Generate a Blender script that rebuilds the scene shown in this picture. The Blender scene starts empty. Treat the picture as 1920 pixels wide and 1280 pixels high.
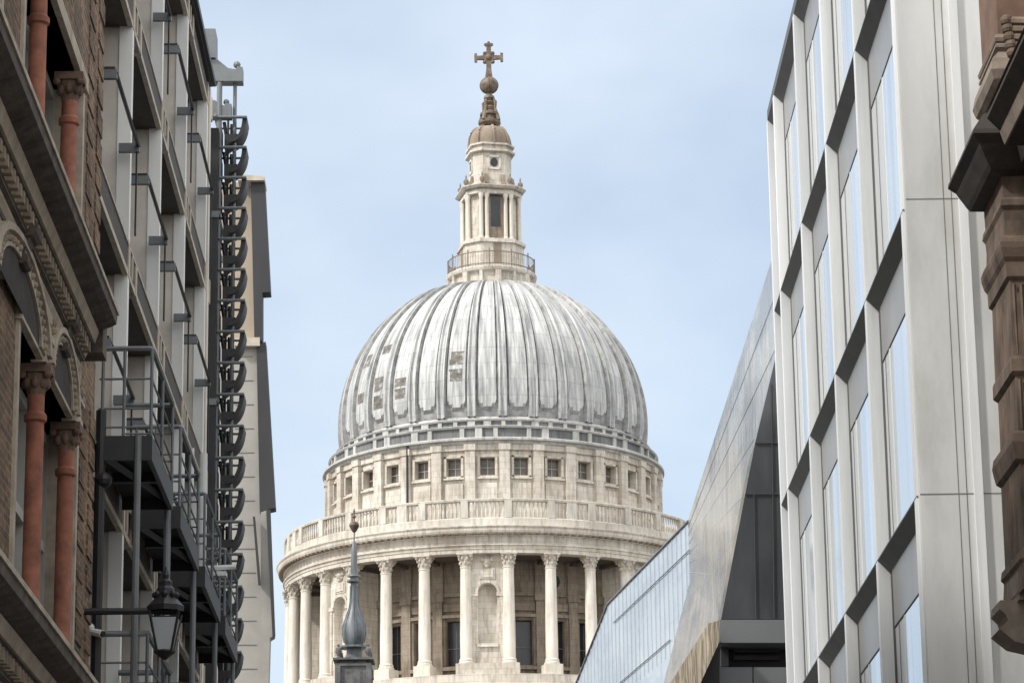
import bpy, math, random
from math import sin, cos, tan, atan, atan2, sqrt, pi, radians
random.seed(7)
S = bpy.context.scene
COL = S.collection

# ---------------------------------------------------------------- camera
FPX, PITCH, ROLL, EYE = 5700.0, radians(15.0), 0.0133, 1.7
FW = (0, cos(PITCH), sin(PITCH))
_R = (1, 0, 0); _U = (0, -sin(PITCH), cos(PITCH))
RT = tuple(_R[i]*cos(ROLL) - _U[i]*sin(ROLL) for i in range(3))
UP = tuple(_U[i]*cos(ROLL) + _R[i]*sin(ROLL) for i in range(3))
cam_d = bpy.data.cameras.new('camera'); cam = bpy.data.objects.new('camera', cam_d); COL.objects.link(cam)
import mathutils
cam.matrix_world = mathutils.Matrix(((RT[0], UP[0], -FW[0], 0), (RT[1], UP[1], -FW[1], 0),
                                     (RT[2], UP[2], -FW[2], EYE), (0, 0, 0, 1)))
cam_d.sensor_fit = 'HORIZONTAL'; cam_d.sensor_width = 36.0; cam_d.lens = FPX/1920*36
cam_d.clip_start = 0.5; cam_d.clip_end = 6000
S.camera = cam

# ---------------------------------------------------------------- sky, sun, exposure
SUN_EL, SUN_AZ = radians(43), radians(-121)      # azimuth from +Y towards +X: the sun stands behind the camera's left
W = bpy.data.worlds.new('World'); S.world = W; W.use_nodes = True
nt = W.node_tree; nt.nodes.clear()
def wn(t, **k):
    n = nt.nodes.new(t)
    for a, b in k.items(): setattr(n, a, b)
    return n
sky = wn('ShaderNodeTexSky', sky_type='NISHITA', sun_disc=False)
sky.sun_elevation = SUN_EL; sky.sun_rotation = SUN_AZ; sky.air_density = 1.0; sky.dust_density = 1.6; sky.ozone_density = 1.0
tc = wn('ShaderNodeTexCoord'); mp = wn('ShaderNodeMapping'); mp.inputs['Scale'].default_value = (1.0, 1.0, 1.7)
mp.inputs['Location'].default_value = (0.35, 0.0, 0.12)
no = wn('ShaderNodeTexNoise'); no.inputs['Scale'].default_value = 5.5; no.inputs['Detail'].default_value = 4; no.inputs['Roughness'].default_value = 0.5
cr = wn('ShaderNodeMapRange'); cr.inputs[1].default_value = 0.34; cr.inputs[2].default_value = 0.68
cr.inputs[3].default_value = 0.46; cr.inputs[4].default_value = 0.86
mx = wn('ShaderNodeMixRGB'); mx.inputs[2].default_value = (5.6, 6.3, 7.1, 1)     # thin bright cloud veil
bg = wn('ShaderNodeBackground'); bg.inputs[1].default_value = 0.12; ou = wn('ShaderNodeOutputWorld')
nt.links.new(tc.outputs['Generated'], mp.inputs[0]); nt.links.new(mp.outputs[0], no.inputs['Vector'])
nt.links.new(no.outputs[0], cr.inputs[0]); nt.links.new(cr.outputs[0], mx.inputs[0])
sp_ = wn('ShaderNodeSeparateXYZ'); nt.links.new(tc.outputs['Generated'], sp_.inputs[0])     # unseen bright cloud added overhead and behind to fill the shaded street
mr2 = wn('ShaderNodeMapRange'); mr2.inputs[1].default_value = 0.86; mr2.inputs[2].default_value = 0.25; mr2.inputs[3].default_value = 0.0; mr2.inputs[4].default_value = 0.85
nt.links.new(sp_.outputs[1], mr2.inputs[0])
mx2 = wn('ShaderNodeMixRGB'); mx2.inputs[2].default_value = (10.5, 10.4, 10.2, 1); nt.links.new(mr2.outputs[0], mx2.inputs[0])
nt.links.new(sky.outputs[0], mx.inputs[1]); nt.links.new(mx.outputs[0], mx2.inputs[1]); nt.links.new(mx2.outputs[0], bg.inputs[0]); nt.links.new(bg.outputs[0], ou.inputs[0])
sun_d = bpy.data.lights.new('sun', 'SUN'); sun = bpy.data.objects.new('sun', sun_d); COL.objects.link(sun)
sun_d.energy = 2.5; sun_d.angle = radians(5); sun_d.color = (1.0, 0.965, 0.91)
sd = mathutils.Vector((sin(SUN_AZ)*cos(SUN_EL), cos(SUN_AZ)*cos(SUN_EL), sin(SUN_EL)))
sun.rotation_euler = sd.to_track_quat('Z', 'Y').to_euler()
S.view_settings.view_transform = 'Standard'; S.view_settings.look = 'None'
S.view_settings.gamma = 1; S.view_settings.use_curve_mapping = False
S.view_settings.exposure = 0.4

# ---------------------------------------------------------------- measuring: sight lines of the photograph met with real planes
def ray(px, py):
    a = (px-960)/FPX; b = (640-py)/FPX
    return tuple(FW[i] + a*RT[i] + b*UP[i] for i in range(3))
class Frame:
    """upright street frame: local x across the street, y along it, z up"""
    def __init__(s, x0, k): s.x0 = x0; s.a = -atan(k); s.c = cos(s.a); s.s = sin(s.a)
    def _l(s, px, py):
        d = ray(px, py)
        return -s.c*s.x0, s.s*s.x0, s.c*d[0]+s.s*d[1], -s.s*d[0]+s.c*d[1], d[2]
    def at(s, px, py, w=0.0):                 # meets plane x = w -> (y, z)
        lx, ly, dx, dy, dz = s._l(px, py); q = (w-lx)/dx
        return ly+dy*q, EYE+dz*q
    def wat(s, px, py, t):                    # meets plane y = t -> (x, z)
        lx, ly, dx, dy, dz = s._l(px, py); q = (t-ly)/dy
        return lx+dx*q, EYE+dz*q
    def z_of(s, px, py, t): return s.wat(px, py, t)[1]
LF = Frame(-3.6, -0.0246); RF = Frame(4.7, -0.0032)
DIST = 309.0
def at_y(px, py, Y):
    d = ray(px, py); q = Y/d[1]; return (d[0]*q, Y, EYE+d[2]*q)
DX = at_y(922.5, 640, DIST)[0]
def zc(py, r=0.0): return at_y(926, py, DIST-r)[2]

# ---------------------------------------------------------------- materials
def newmat(name):
    m = bpy.data.materials.new(name); m.use_nodes = True
    t = m.node_tree; b = t.nodes['Principled BSDF']
    return m, t, b
def N(t, ty, **k):
    n = t.nodes.new(ty)
    for a, v in k.items():
        if a in n.inputs: n.inputs[a].default_value = v
        else: setattr(n, a, v)
    return n
def ramp(t, src, stops):
    r = t.nodes.new('ShaderNodeValToRGB'); e = r.color_ramp.elements
    e[0].position, e[0].color = stops[0][0], (*stops[0][1], 1)
    e[1].position, e[1].color = stops[-1][0], (*stops[-1][1], 1)
    for p, c in stops[1:-1]:
        q = e.new(p); q.color = (*c, 1)
    t.links.new(src, r.inputs[0]); return r
def mixc(t, fac, a, b, mode='MIX'):
    m = t.nodes.new('ShaderNodeMixRGB'); m.blend_type = mode
    for i, v in ((0, fac), (1, a), (2, b)):
        if isinstance(v, (int, float)): m.inputs[i].default_value = v
        elif isinstance(v, tuple): m.inputs[i].default_value = (*v, 1)
        else: t.links.new(v, m.inputs[i])
    return m.outputs[0]
def noise(t, vec, scale, detail=4, rough=0.55, sc=None):
    n = N(t, 'ShaderNodeTexNoise', Scale=scale, Detail=detail, Roughness=rough)
    if sc:
        mm = t.nodes.new('ShaderNodeMapping'); mm.inputs['Scale'].default_value = sc
        t.links.new(vec, mm.inputs[0]); vec = mm.outputs[0]
    t.links.new(vec, n.inputs['Vector']); return n.outputs[0]
def bump(t, b, h, strength=0.3, dist=0.02):
    n = N(t, 'ShaderNodeBump', Strength=strength, Distance=dist)
    t.links.new(h, n.inputs['Height']); t.links.new(n.outputs[0], b.inputs['Normal'])
def objc(t): return t.nodes.new('ShaderNodeTexCoord').outputs['Object']
def plain(name, c, rough=0.6, metal=0.0, var=0.12, scale=3.0, spec=0.5, streak=None, bmp=0.0):
    m, t, b = newmat(name); v = objc(t)
    n1 = noise(t, v, scale, 5, 0.6, streak)
    lo = tuple(max(0, x*(1-var)) for x in c); hi = tuple(min(1, x*(1+var)) for x in c)
    r = ramp(t, n1, [(0.3, lo), (0.7, hi)])
    t.links.new(r.outputs[0], b.inputs['Base Color'])
    b.inputs['Roughness'].default_value = rough; b.inputs['Metallic'].default_value = metal
    b.inputs['Specular IOR Level'].default_value = spec
    if bmp: bump(t, b, noise(t, v, scale*8, 4), bmp, 0.01)
    return m
def ring_coords(t):
    v = objc(t); s = t.nodes.new('ShaderNodeSeparateXYZ'); t.links.new(v, s.inputs[0])
    a = N(t, 'ShaderNodeMath', operation='ARCTAN2'); t.links.new(s.outputs[0], a.inputs[0]); t.links.new(s.outputs[1], a.inputs[1])
    k = N(t, 'ShaderNodeMath', operation='MULTIPLY'); k.inputs[1].default_value = 18.0; t.links.new(a.outputs[0], k.inputs[0])
    c = t.nodes.new('ShaderNodeCombineXYZ'); t.links.new(k.outputs[0], c.inputs[0]); t.links.new(s.outputs[2], c.inputs[1])
    return v, c.outputs[0], s
def stone_mat(name, light, mid, dark, blocks=True, soot_shade=0.5):
    m, t, b = newmat(name); v, rc, s = ring_coords(t)
    big = noise(t, v, 0.22, 5, 0.62)
    fine = noise(t, v, 2.4, 6, 0.7, (1, 1, 0.16))
    r = ramp(t, big, [(0.34, mid), (0.62, light)])
    col = r.outputs[0]
    if blocks:
        br = N(t, 'ShaderNodeTexBrick', Scale=1.0); br.offset = 0.5
        br.inputs['Brick Width'].default_value = 1.5; br.inputs['Row Height'].default_value = 0.62
        br.inputs['Mortar Size'].default_value = 0.018; br.inputs['Bias'].default_value = -0.2
        br.inputs['Color1'].default_value = (1, 1, 1, 1); br.inputs['Color2'].default_value = (0.80, 0.77, 0.72, 1); br.inputs['Mortar'].default_value = (0.55, 0.5, 0.44, 1)
        t.links.new(rc, br.inputs['Vector'])
        col = mixc(t, 0.75, col, br.outputs['Color'], 'MULTIPLY')
    f = ramp(t, fine, [(0.47, (0, 0, 0)), (0.72, (1, 1, 1))])
    ff = N(t, 'ShaderNodeMath', operation='MULTIPLY'); ff.inputs[1].default_value = soot_shade; t.links.new(f.outputs[0], ff.inputs[0])
    col = mixc(t, ff.outputs[0], col, dark)
    t.links.new(col, b.inputs['Base Color']); b.inputs['Roughness'].default_value = 0.85
    bump(t, b, fine, 0.35, 0.08)
    return m
M = {}
M['stone'] = stone_mat('portland_stone', (0.72, 0.68, 0.61), (0.52, 0.465, 0.395), (0.20, 0.175, 0.15), True, 0.75)
M['stone_clean'] = stone_mat('portland_stone_column', (0.75, 0.705, 0.63), (0.64, 0.585, 0.505), (0.32, 0.28, 0.235), False, 0.6)
M['stone_dirt_shade'] = stone_mat('sooty_shaded_stone', (0.38, 0.32, 0.255), (0.24, 0.195, 0.15), (0.08, 0.068, 0.056), True, 0.8)  # sooty tone, darkened further to carry the shade of recesses
M['stone_bal'] = stone_mat('weathered_balustrade_stone', (0.66, 0.62, 0.55), (0.48, 0.445, 0.39), (0.2, 0.18, 0.155), False, 0.7)
M['soot_shade'] = stone_mat('shaded_ceiling_stone', (0.13, 0.11, 0.09), (0.085, 0.072, 0.06), (0.03, 0.028, 0.025), False, 0.7)  # shade under the colonnade ceiling is put into this colour
M['ring_dark'] = stone_mat('dark_grey_ring_wall', (0.22, 0.225, 0.225), (0.13, 0.135, 0.14), (0.05, 0.05, 0.05), False, 0.8)  # darker grey than the ledges, for the recessed ring walls
M['stone_grey'] = stone_mat('weathered_grey_stone', (0.56, 0.555, 0.53), (0.38, 0.38, 0.365), (0.14, 0.14, 0.14), False, 0.7)
M['stone_gold'] = stone_mat('brown_stained_stone', (0.30, 0.245, 0.19), (0.19, 0.148, 0.11), (0.11, 0.075, 0.05), False, 0.6)
M['gilt'] = plain('old_gilt', (0.15, 0.112, 0.08), 0.6, 0.1, 0.6, 1.8)
M['rail_buff'] = plain('brown_painted_rail', (0.20, 0.165, 0.13), 0.6, 0, 0.2)
M['darkglass'] = plain('dark_window_glass', (0.025, 0.026, 0.03), 0.12, 0, 0.5, 0.6)
M['attic_glass'] = plain('dusty_attic_glass', (0.11, 0.095, 0.08), 0.25, 0, 0.6, 1.2)
def lead_mat():
    m, t, b = newmat('dome_lead'); v, rc, s = ring_coords(t)
    st = noise(t, rc, 2.6, 5, 0.6, (1.0, 0.10, 1))
    st2 = noise(t, rc, 7.0, 3, 0.6, (1.0, 0.05, 1))
    r = ramp(t, st, [(0.30, (0.22, 0.225, 0.225)), (0.5, (0.46, 0.465, 0.46)), (0.70, (0.72, 0.72, 0.70))])
    w = ramp(t, st2, [(0.5, (0, 0, 0)), (0.75, (1, 1, 1))])
    f = N(t, 'ShaderNodeMath', operation='MULTIPLY'); f.inputs[1].default_value = 0.4; t.links.new(w.outputs[0], f.inputs[0])
    col = mixc(t, f.outputs[0], r.outputs[0], (0.78, 0.78, 0.76))
    # horizontal laps of the lead sheets
    br = N(t, 'ShaderNodeTexBrick', Scale=1.0); br.offset = 0.4
    br.inputs['Brick Width'].default_value = 3.53; br.inputs['Row Height'].default_value = 1.7; br.inputs['Mortar Size'].default_value = 0.03
    br.inputs['Color1'].default_value = (1, 1, 1, 1); br.inputs['Color2'].default_value = (0.84, 0.85, 0.86, 1); br.inputs['Mortar'].default_value = (0.6, 0.6, 0.6, 1)
    t.links.new(rc, br.inputs['Vector'])
    col = mixc(t, 0.8, col, br.outputs['Color'], 'MULTIPLY')
    t.links.new(col, b.inputs['Base Color']); b.inputs['Roughness'].default_value = 0.55; b.inputs['Specular IOR Level'].default_value = 0.4
    return m
M['lead'] = lead_mat()
M['lead_channel'] = plain('darker_lead_channel', (0.33, 0.33, 0.325), 0.7, 0, 0.4, 1.2)  # darker lead in the channels and below the panel ends, for rib contrast
m_, t_m, b_m = newmat('tarnished_lead_sheet'); n_m = noise(t_m, objc(t_m), 1.5, 5, 0.7)
r_m = ramp(t_m, n_m, [(0.40, (0.09, 0.085, 0.075)), (0.56, (0.19, 0.175, 0.155)), (0.70, (0.46, 0.455, 0.44))]); t_m.links.new(r_m.outputs[0], b_m.inputs['Base Color']); b_m.inputs['Roughness'].default_value = 0.65
M['lead_dark'] = m_
M['lead_spire'] = plain('grey_spire_lead', (0.105, 0.118, 0.13), 0.45, 0, 0.65, 2.6, streak=(1, 1, 0.15))
M['spire_stone'] = plain('dark_tower_stone', (0.115, 0.115, 0.115), 0.8, 0, 0.5, 1.5)
M['iron'] = plain('black_iron', (0.018, 0.018, 0.02), 0.5, 0, 0.3)
M['steel'] = plain('grey_painted_steel', (0.16, 0.175, 0.185), 0.45, 0.1, 0.15)
M['steel_dark'] = plain('charcoal_steel', (0.024, 0.025, 0.028), 0.5, 0.1, 0.25)
def brick_mat(name, c1, c2, mortar, sc=1.0):
    m, t, b = newmat(name); v = objc(t)
    s = t.nodes.new('ShaderNodeSeparateXYZ'); t.links.new(v, s.inputs[0])
    ad = N(t, 'ShaderNodeMath', operation='ADD'); t.links.new(s.outputs[0], ad.inputs[0]); t.links.new(s.outputs[1], ad.inputs[1])
    c = t.nodes.new('ShaderNodeCombineXYZ'); t.links.new(ad.outputs[0], c.inputs[0]); t.links.new(s.outputs[2], c.inputs[1])
    br = N(t, 'ShaderNodeTexBrick', Scale=1.0)
    br.inputs['Brick Width'].default_value = 0.225*sc; br.inputs['Row Height'].default_value = 0.075*sc; br.inputs['Mortar Size'].default_value = 0.009
    br.inputs['Color1'].default_value = (*c1, 1); br.inputs['Color2'].default_value = (*c2, 1); br.inputs['Mortar'].default_value = (*mortar, 1)
    t.links.new(c.outputs[0], br.inputs['Vector'])
    n1 = noise(t, v, 1.3, 5, 0.6); r = ramp(t, n1, [(0.34, (0.42, 0.40, 0.38)), (0.64, (1.15, 1.1, 1.05))])
    col = mixc(t, 1.0, br.outputs['Color'], r.outputs[0], 'MULTIPLY')
    n2 = noise(t, v, 17, 3, 0.6); r2 = ramp(t, n2, [(0.35, (0.5, 0.5, 0.5)), (0.68, (1.3, 1.25, 1.2))])
    col = mixc(t, 0.8, col, r2.outputs[0], 'MULTIPLY')
    t.links.new(col, b.inputs['Base Color']); b.inputs['Roughness'].default_value = 0.9
    iv = N(t, 'ShaderNodeMath', operation='SUBTRACT'); iv.inputs[0].default_value = 1.0; t.links.new(br.outputs['Fac'], iv.inputs[1])
    bump(t, b, iv.outputs[0], 0.7, 0.012)
    return m
M['brick'] = brick_mat('sooty_brown_brick', (0.28, 0.185, 0.115), (0.135, 0.088, 0.06), (0.33, 0.265, 0.20))
M['terracotta'] = plain('red_terracotta', (0.27, 0.10, 0.06), 0.7, 0, 0.45, 5.0, bmp=0.1)
M['old_stone'] = plain('grimy_carved_stone', (0.29, 0.24, 0.185), 0.85, 0, 0.45, 4.0, bmp=0.5)
M['old_stone_pale'] = plain('worn_pale_stone', (0.42, 0.365, 0.295), 0.85, 0, 0.3, 4.0, bmp=0.4)
M['old_stone_dark'] = plain('blackened_stone', (0.095, 0.08, 0.068), 0.85, 0, 0.5, 5.0, bmp=0.5)
M['capital_stone'] = plain('sooty_red_stone', (0.15, 0.095, 0.07), 0.85, 0, 0.5, 6.0, bmp=0.4)
M['win_frame'] = plain('pale_painted_frame', (0.40, 0.40, 0.38), 0.5, 0, 0.1)
def glass_mat(name, c, rough=0.08, var=0.3, sc=(1, 1, 0.2), scale=0.8):
    m = plain(name, c, rough, 0, var, scale, 1.0, sc); return m
M['glass_blue'] = plain('sky_blue_glass', (0.58, 0.64, 0.70), 0.06, 0.6, 0.3, 1.3, 0.6, (1, 1.6, 0.04))  # streaked tone puts uneven reflections into the pane colour
M['glass_grey'] = glass_mat('grey_sash_glass', (0.17, 0.20, 0.22), 0.08)
M['lantern_glass'] = glass_mat('frosted_lantern_glass', (0.36, 0.40, 0.42), 0.2)
M['panel_stone'] = plain('pale_limestone_cladding', (0.66, 0.61, 0.54), 0.75, 0, 0.16, 1.6, bmp=0.15)
M['panel_white'] = plain('white_cladding', (0.84, 0.84, 0.82), 0.6, 0, 0.05, 1.2)
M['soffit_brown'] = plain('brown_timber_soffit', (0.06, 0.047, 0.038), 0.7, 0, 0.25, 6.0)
M['nose_stone'] = plain('cream_stone_block', (0.50, 0.44, 0.36), 0.75, 0, 0.2, 5.0)
M['metal_white'] = plain('white_aluminium', (0.85, 0.86, 0.865), 0.42, 0.0, 0.05, 0.8, 0.5, (1, 1, 0.2))
t_ = M['metal_white'].node_tree; b_ = t_.nodes['Principled BSDF']; l_ = b_.inputs['Base Color'].links[0].from_socket
oi = t_.nodes.new('ShaderNodeObjectInfo'); rr_ = ramp(t_, oi.outputs['Random'], [(0.0, (0.86, 0.87, 0.88)), (1.0, (1.03, 1.03, 1.02))])
st_ = ramp(t_, noise(t_, objc(t_), 2.6, 5, 0.7, (1, 1, 0.06)), [(0.42, (0.86, 0.86, 0.85)), (0.6, (1, 1, 1))])
t_.links.new(mixc(t_, 1.0, mixc(t_, 1.0, l_, rr_.outputs[0], 'MULTIPLY'), st_.outputs[0], 'MULTIPLY'), b_.inputs['Base Color'])
M['metal_panel'] = plain('off_white_stained_panel', (0.63, 0.635, 0.625), 0.5, 0.0, 0.15, 1.0, 0.5, (1, 1, 0.18))
t_ = M['metal_panel'].node_tree; b_ = t_.nodes['Principled BSDF']; l_ = b_.inputs['Base Color'].links[0].from_socket
st_ = ramp(t_, noise(t_, objc(t_), 0.9, 6, 0.65, (1.4, 1, 0.5)), [(0.36, (0.80, 0.79, 0.76)), (0.5, (0.97, 0.97, 0.96)), (0.7, (1.06, 1.06, 1.06))])
t_.links.new(mixc(t_, 0.8, l_, st_.outputs[0], 'MULTIPLY'), b_.inputs['Base Color'])
M['spandrel'] = plain('grey_spandrel_glass', (0.25, 0.245, 0.235), 0.3, 0, 0.14, 1.5, 0.6)
M['blind'] = plain('pale_window_blind', (0.56, 0.57, 0.56), 0.25, 0, 0.08, 1.5, 0.6, (1, 1, 0.1))
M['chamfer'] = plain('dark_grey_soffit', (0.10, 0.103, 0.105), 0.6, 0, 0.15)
M['gap'] = plain('dark_gap_lining', (0.075, 0.078, 0.08), 0.7)
M['seam'] = plain('grey_panel_seam', (0.2, 0.19, 0.18), 0.8)
M['joint'] = plain('panel_joint_rubber', (0.03, 0.03, 0.032), 0.8)
M['brown_stone'] = plain('brown_sandstone', (0.125, 0.09, 0.066), 0.85, 0, 0.6, 4.5, bmp=0.4, streak=(1, 1, 0.4))
M['brown_pale'] = plain('worn_sandstone', (0.24, 0.195, 0.158), 0.8, 0, 0.3, 4.0, bmp=0.4)
M['brown_dark'] = plain('near_black_sandstone', (0.04, 0.033, 0.03), 0.85, 0, 0.4, 4.0, bmp=0.4)  # near-black tone for cornices, flutes, arch and tympanum plates
M['brown_red'] = plain('red_sandstone', (0.19, 0.115, 0.082), 0.8, 0, 0.3, 2.5, bmp=0.3)
M['grey_panel'] = plain('dark_grey_metal_panel', (0.06, 0.064, 0.068), 0.12, 0.2, 0.5, 0.9, 0.5, (1, 1, 0.25))  # vertical tone streaks stand in for reflections on the dark wall
M['grey_panel_light'] = plain('mid_grey_metal_panel', (0.15, 0.155, 0.16), 0.4, 0.1, 0.12, 0.6)
M['beige_wall'] = plain('buff_stone_wall', (0.44, 0.37, 0.285), 0.8, 0, 0.15, 0.7)
M['ashlar'] = plain('grey_ashlar', (0.35, 0.335, 0.305), 0.8, 0, 0.18, 0.8)
M['zinc'] = plain('dark_zinc', (0.030, 0.031, 0.035), 0.6, 0.0, 0.3, 0.9, 0.5, (1, 1, 0.25))
M['white_paint'] = plain('white_pipe_paint', (0.7, 0.71, 0.7), 0.4, 0, 0.08)
M['asphalt'] = plain('asphalt', (0.05, 0.05, 0.05), 0.9, 0, 0.3, 4)
M['paving'] = plain('york_paving', (0.26, 0.25, 0.23), 0.85, 0, 0.2, 2)
M['ground'] = plain('city_ground', (0.12, 0.12, 0.115), 0.9, 0, 0.25, 0.2)
def frit_reflect_mat(name, lo, hi, z0, z1, amt=0.8):  # frit print with reflections painted in as patches and streaks
    m, t, b = newmat(name); v = objc(t); s = t.nodes.new('ShaderNodeSeparateXYZ'); t.links.new(v, s.inputs[0])
    mr = N(t, 'ShaderNodeMapRange'); mr.inputs[1].default_value = z0; mr.inputs[2].default_value = z1; t.links.new(s.outputs[2], mr.inputs[0])
    nz = noise(t, v, 0.35, 5, 0.6); ad = N(t, 'ShaderNodeMath', operation='ADD'); t.links.new(mr.outputs[0], ad.inputs[0])
    sub = N(t, 'ShaderNodeMath', operation='MULTIPLY_ADD'); sub.inputs[1].default_value = 1.6; sub.inputs[2].default_value = -0.8; t.links.new(nz, sub.inputs[0])
    t.links.new(sub.outputs[0], ad.inputs[1]); cl = N(t, 'ShaderNodeClamp'); t.links.new(ad.outputs[0], cl.inputs[0])
    col = mixc(t, cl.outputs[0], lo, hi)
    n2 = noise(t, v, 0.30, 6, 0.7, (1, 0.22, 1)); r = ramp(t, n2, [(0.40, (0.42, 0.45, 0.49)), (0.50, (0.92, 0.91, 0.9)), (0.66, (1.2, 1.17, 1.12))])
    n3 = noise(t, v, 2.2, 4, 0.7, (1, 0.5, 0.12)); r3 = ramp(t, n3, [(0.36, (0.60, 0.61, 0.63)), (0.64, (1.16, 1.14, 1.12))])
    col = mixc(t, amt, col, r.outputs[0], 'MULTIPLY'); col = mixc(t, amt, col, r3.outputs[0], 'MULTIPLY')
    t.links.new(col, b.inputs['Base Color']); b.inputs['Roughness'].default_value = 0.16; b.inputs['Specular IOR Level'].default_value = 0.8; b.inputs['Metallic'].default_value = 0.35 if amt > .5 else 0.05
    if amt > .5: bump(t, b, n3, 0.25, 0.15)
    return m
M['frit_block'] = frit_reflect_mat('fritted_blue_glass', (0.50, 0.525, 0.545), (0.44, 0.495, 0.55), 10, 32, 0.35)
M['frit_line'] = plain('grey_glass_fin', (0.40, 0.43, 0.455), 0.4, 0, 0.1)
M['frit_side_reflect'] = frit_reflect_mat('frit_reflection_glass', (0.46, 0.40, 0.32), (0.45, 0.475, 0.495), 23.0, 31.0, 1.0)  # reflected stone and sky tones are mixed into the frit colour
M['frit_low'] = frit_reflect_mat('fritted_beige_glass', (0.42, 0.36, 0.27), (0.40, 0.34, 0.26), 5, 20)

# ---------------------------------------------------------------- mesh building
class MB:
    def __init__(s): s.v = []; s.f = []; s.mi = []; s.cur = 0
    def add(s, vs, fs):
        o = len(s.v); s.v += vs
        for f in fs: s.f.append(tuple(i+o for i in f)); s.mi.append(s.cur)
    def box(s, x0, x1, y0, y1, z0, z1):
        vs = [(x, y, z) for z in (z0, z1) for y in (y0, y1) for x in (x0, x1)]
        s.add(vs, [(0, 2, 3, 1), (4, 5, 7, 6), (0, 1, 5, 4), (2, 6, 7, 3), (0, 4, 6, 2), (1, 3, 7, 5)])
    def rbox(s, phi, r0, r1, hw, z0, z1, hw1=None):
        """box set on a ring: phi from the front, radial r0..r1, half width hw"""
        hw1 = hw if hw1 is None else hw1
        vs = []
        for z in (z0, z1):
            for r, h in ((r0, hw), (r1, hw1)):
                for k in (-h, h):
                    vs.append((r*sin(phi)+k*cos(phi), -r*cos(phi)+k*sin(phi), z))
        s.add(vs, [(0, 2, 3, 1), (4, 5, 7, 6), (0, 1, 5, 4), (2, 6, 7, 3), (0, 4, 6, 2), (1, 3, 7, 5)])
    def quad(s, *p): s.add(list(p), [tuple(range(len(p)))])
    def extr(s, poly, d):
        """solid: planar polygon poly (3d) pushed along vector d"""
        n = len(poly); q = [tuple(p[i]+d[i] for i in range(3)) for p in poly]
        s.add(list(poly)+q, [tuple(range(n-1, -1, -1)), tuple(range(n, 2*n))] + [(i, (i+1) % n, n+(i+1) % n, n+i) for i in range(n)])
    def prof_y(s, prof, y0, y1):
        """profile in (x, z) run along y"""
        s.extr([(x, y0, z) for x, z in prof], (0, y1-y0, 0))
    def lathe(s, prof, n=32, c=(0, 0), a0=0.0, a1=2*pi, caps=True):
        full = abs(a1-a0-2*pi) < 1e-6; m = n if full else n+1
        vs = []
        for i in range(m):
            a = a0+(a1-a0)*i/n
            for r, z in prof: vs.append((c[0]+r*sin(a), c[1]-r*cos(a), z))
        k = len(prof); fs = []
        for i in range(n):
            j = (i+1) % m
            for q in range(k-1): fs.append((i*k+q, j*k+q, j*k+q+1, i*k+q+1))
        s.add(vs, fs)
    def tube(s, pts, r, n=8):
        V = mathutils.Vector; P = [V(p) for p in pts]; rings = []
        for i, p in enumerate(P):
            d = (P[min(i+1, len(P)-1)]-P[max(i-1, 0)]).normalized()
            a = d.cross(V((0, 0, 1)) if abs(d.z) < 0.9 else V((1, 0, 0))).normalized(); b = d.cross(a)
            rr = r[i] if isinstance(r, (list, tuple)) else r
            rings.append([tuple(p+a*(rr*cos(2*pi*k/n))+b*(rr*sin(2*pi*k/n))) for k in range(n)])
        vs = [q for g in rings for q in g]; fs = []
        for i in range(len(P)-1):
            for k in range(n):
                fs.append((i*n+k, i*n+(k+1) % n, (i+1)*n+(k+1) % n, (i+1)*n+k))
        fs.append(tuple(range(n-1, -1, -1))); e = (len(P)-1)*n; fs.append(tuple(range(e, e+n)))
        s.add(vs, fs)
    def sphere(s, c, r, n=12, sq=1.0):
        s.lathe([(max(1e-3, r*sin(pi*k/n)), c[2]-r*sq*cos(pi*k/n)) for k in range(n+1)], n*2, (c[0], c[1]))
    def build(s, name, mat, parent=None, smooth=False, mats=None, split=False):
        if split:
            up = list(range(len(s.v)))
            def fd(i):
                while up[i] != i: up[i] = up[up[i]]; i = up[i]
                return i
            for f in s.f:
                for q in f[1:]: up[fd(q)] = fd(f[0])
            groups = {}
            for f in s.f: groups.setdefault(fd(f[0]), []).append(f)
            last = None
            for fs in groups.values():
                ids = sorted({i for f in fs for i in f}); mp_ = {a: b for b, a in enumerate(ids)}
                p = MB(); p.add([s.v[i] for i in ids], [tuple(mp_[i] for i in f) for f in fs]); last = p.build(name, mat, parent, smooth)
            return last
        me = bpy.data.meshes.new(name); me.from_pydata(s.v, [], s.f); me.update()
        for m in (mats or [mat]): me.materials.append(m)
        if mats: me.polygons.foreach_set('material_index', s.mi)
        if smooth:
            me.polygons.foreach_set('use_smooth', [True]*len(me.polygons))
            try: me.set_sharp_from_angle(angle=radians(35))
            except Exception: pass
        o = bpy.data.objects.new(name, me); COL.objects.link(o)
        if parent is not None: o.parent = parent
        return o
def root(name, label, cat, loc=(0, 0, 0), rz=0.0, group=None):
    o = bpy.data.objects.new(name, None); COL.objects.link(o); o.location = loc; o.rotation_euler = (0, 0, rz)
    o.empty_display_size = 0.5
    o['label'] = label; o['category'] = cat
    if group: o['group'] = group
    return o
def copy_part(src, parent, **k):
    c = src.copy(); COL.objects.link(c); c.parent = parent
    for a, v in k.items(): setattr(c, a, v)
    for ch in list(src.children): copy_part(ch, c)
    return c
def setting(name, mb, mat):
    o = mb.build(name, mat); o['kind'] = 'structure'; return o
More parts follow.
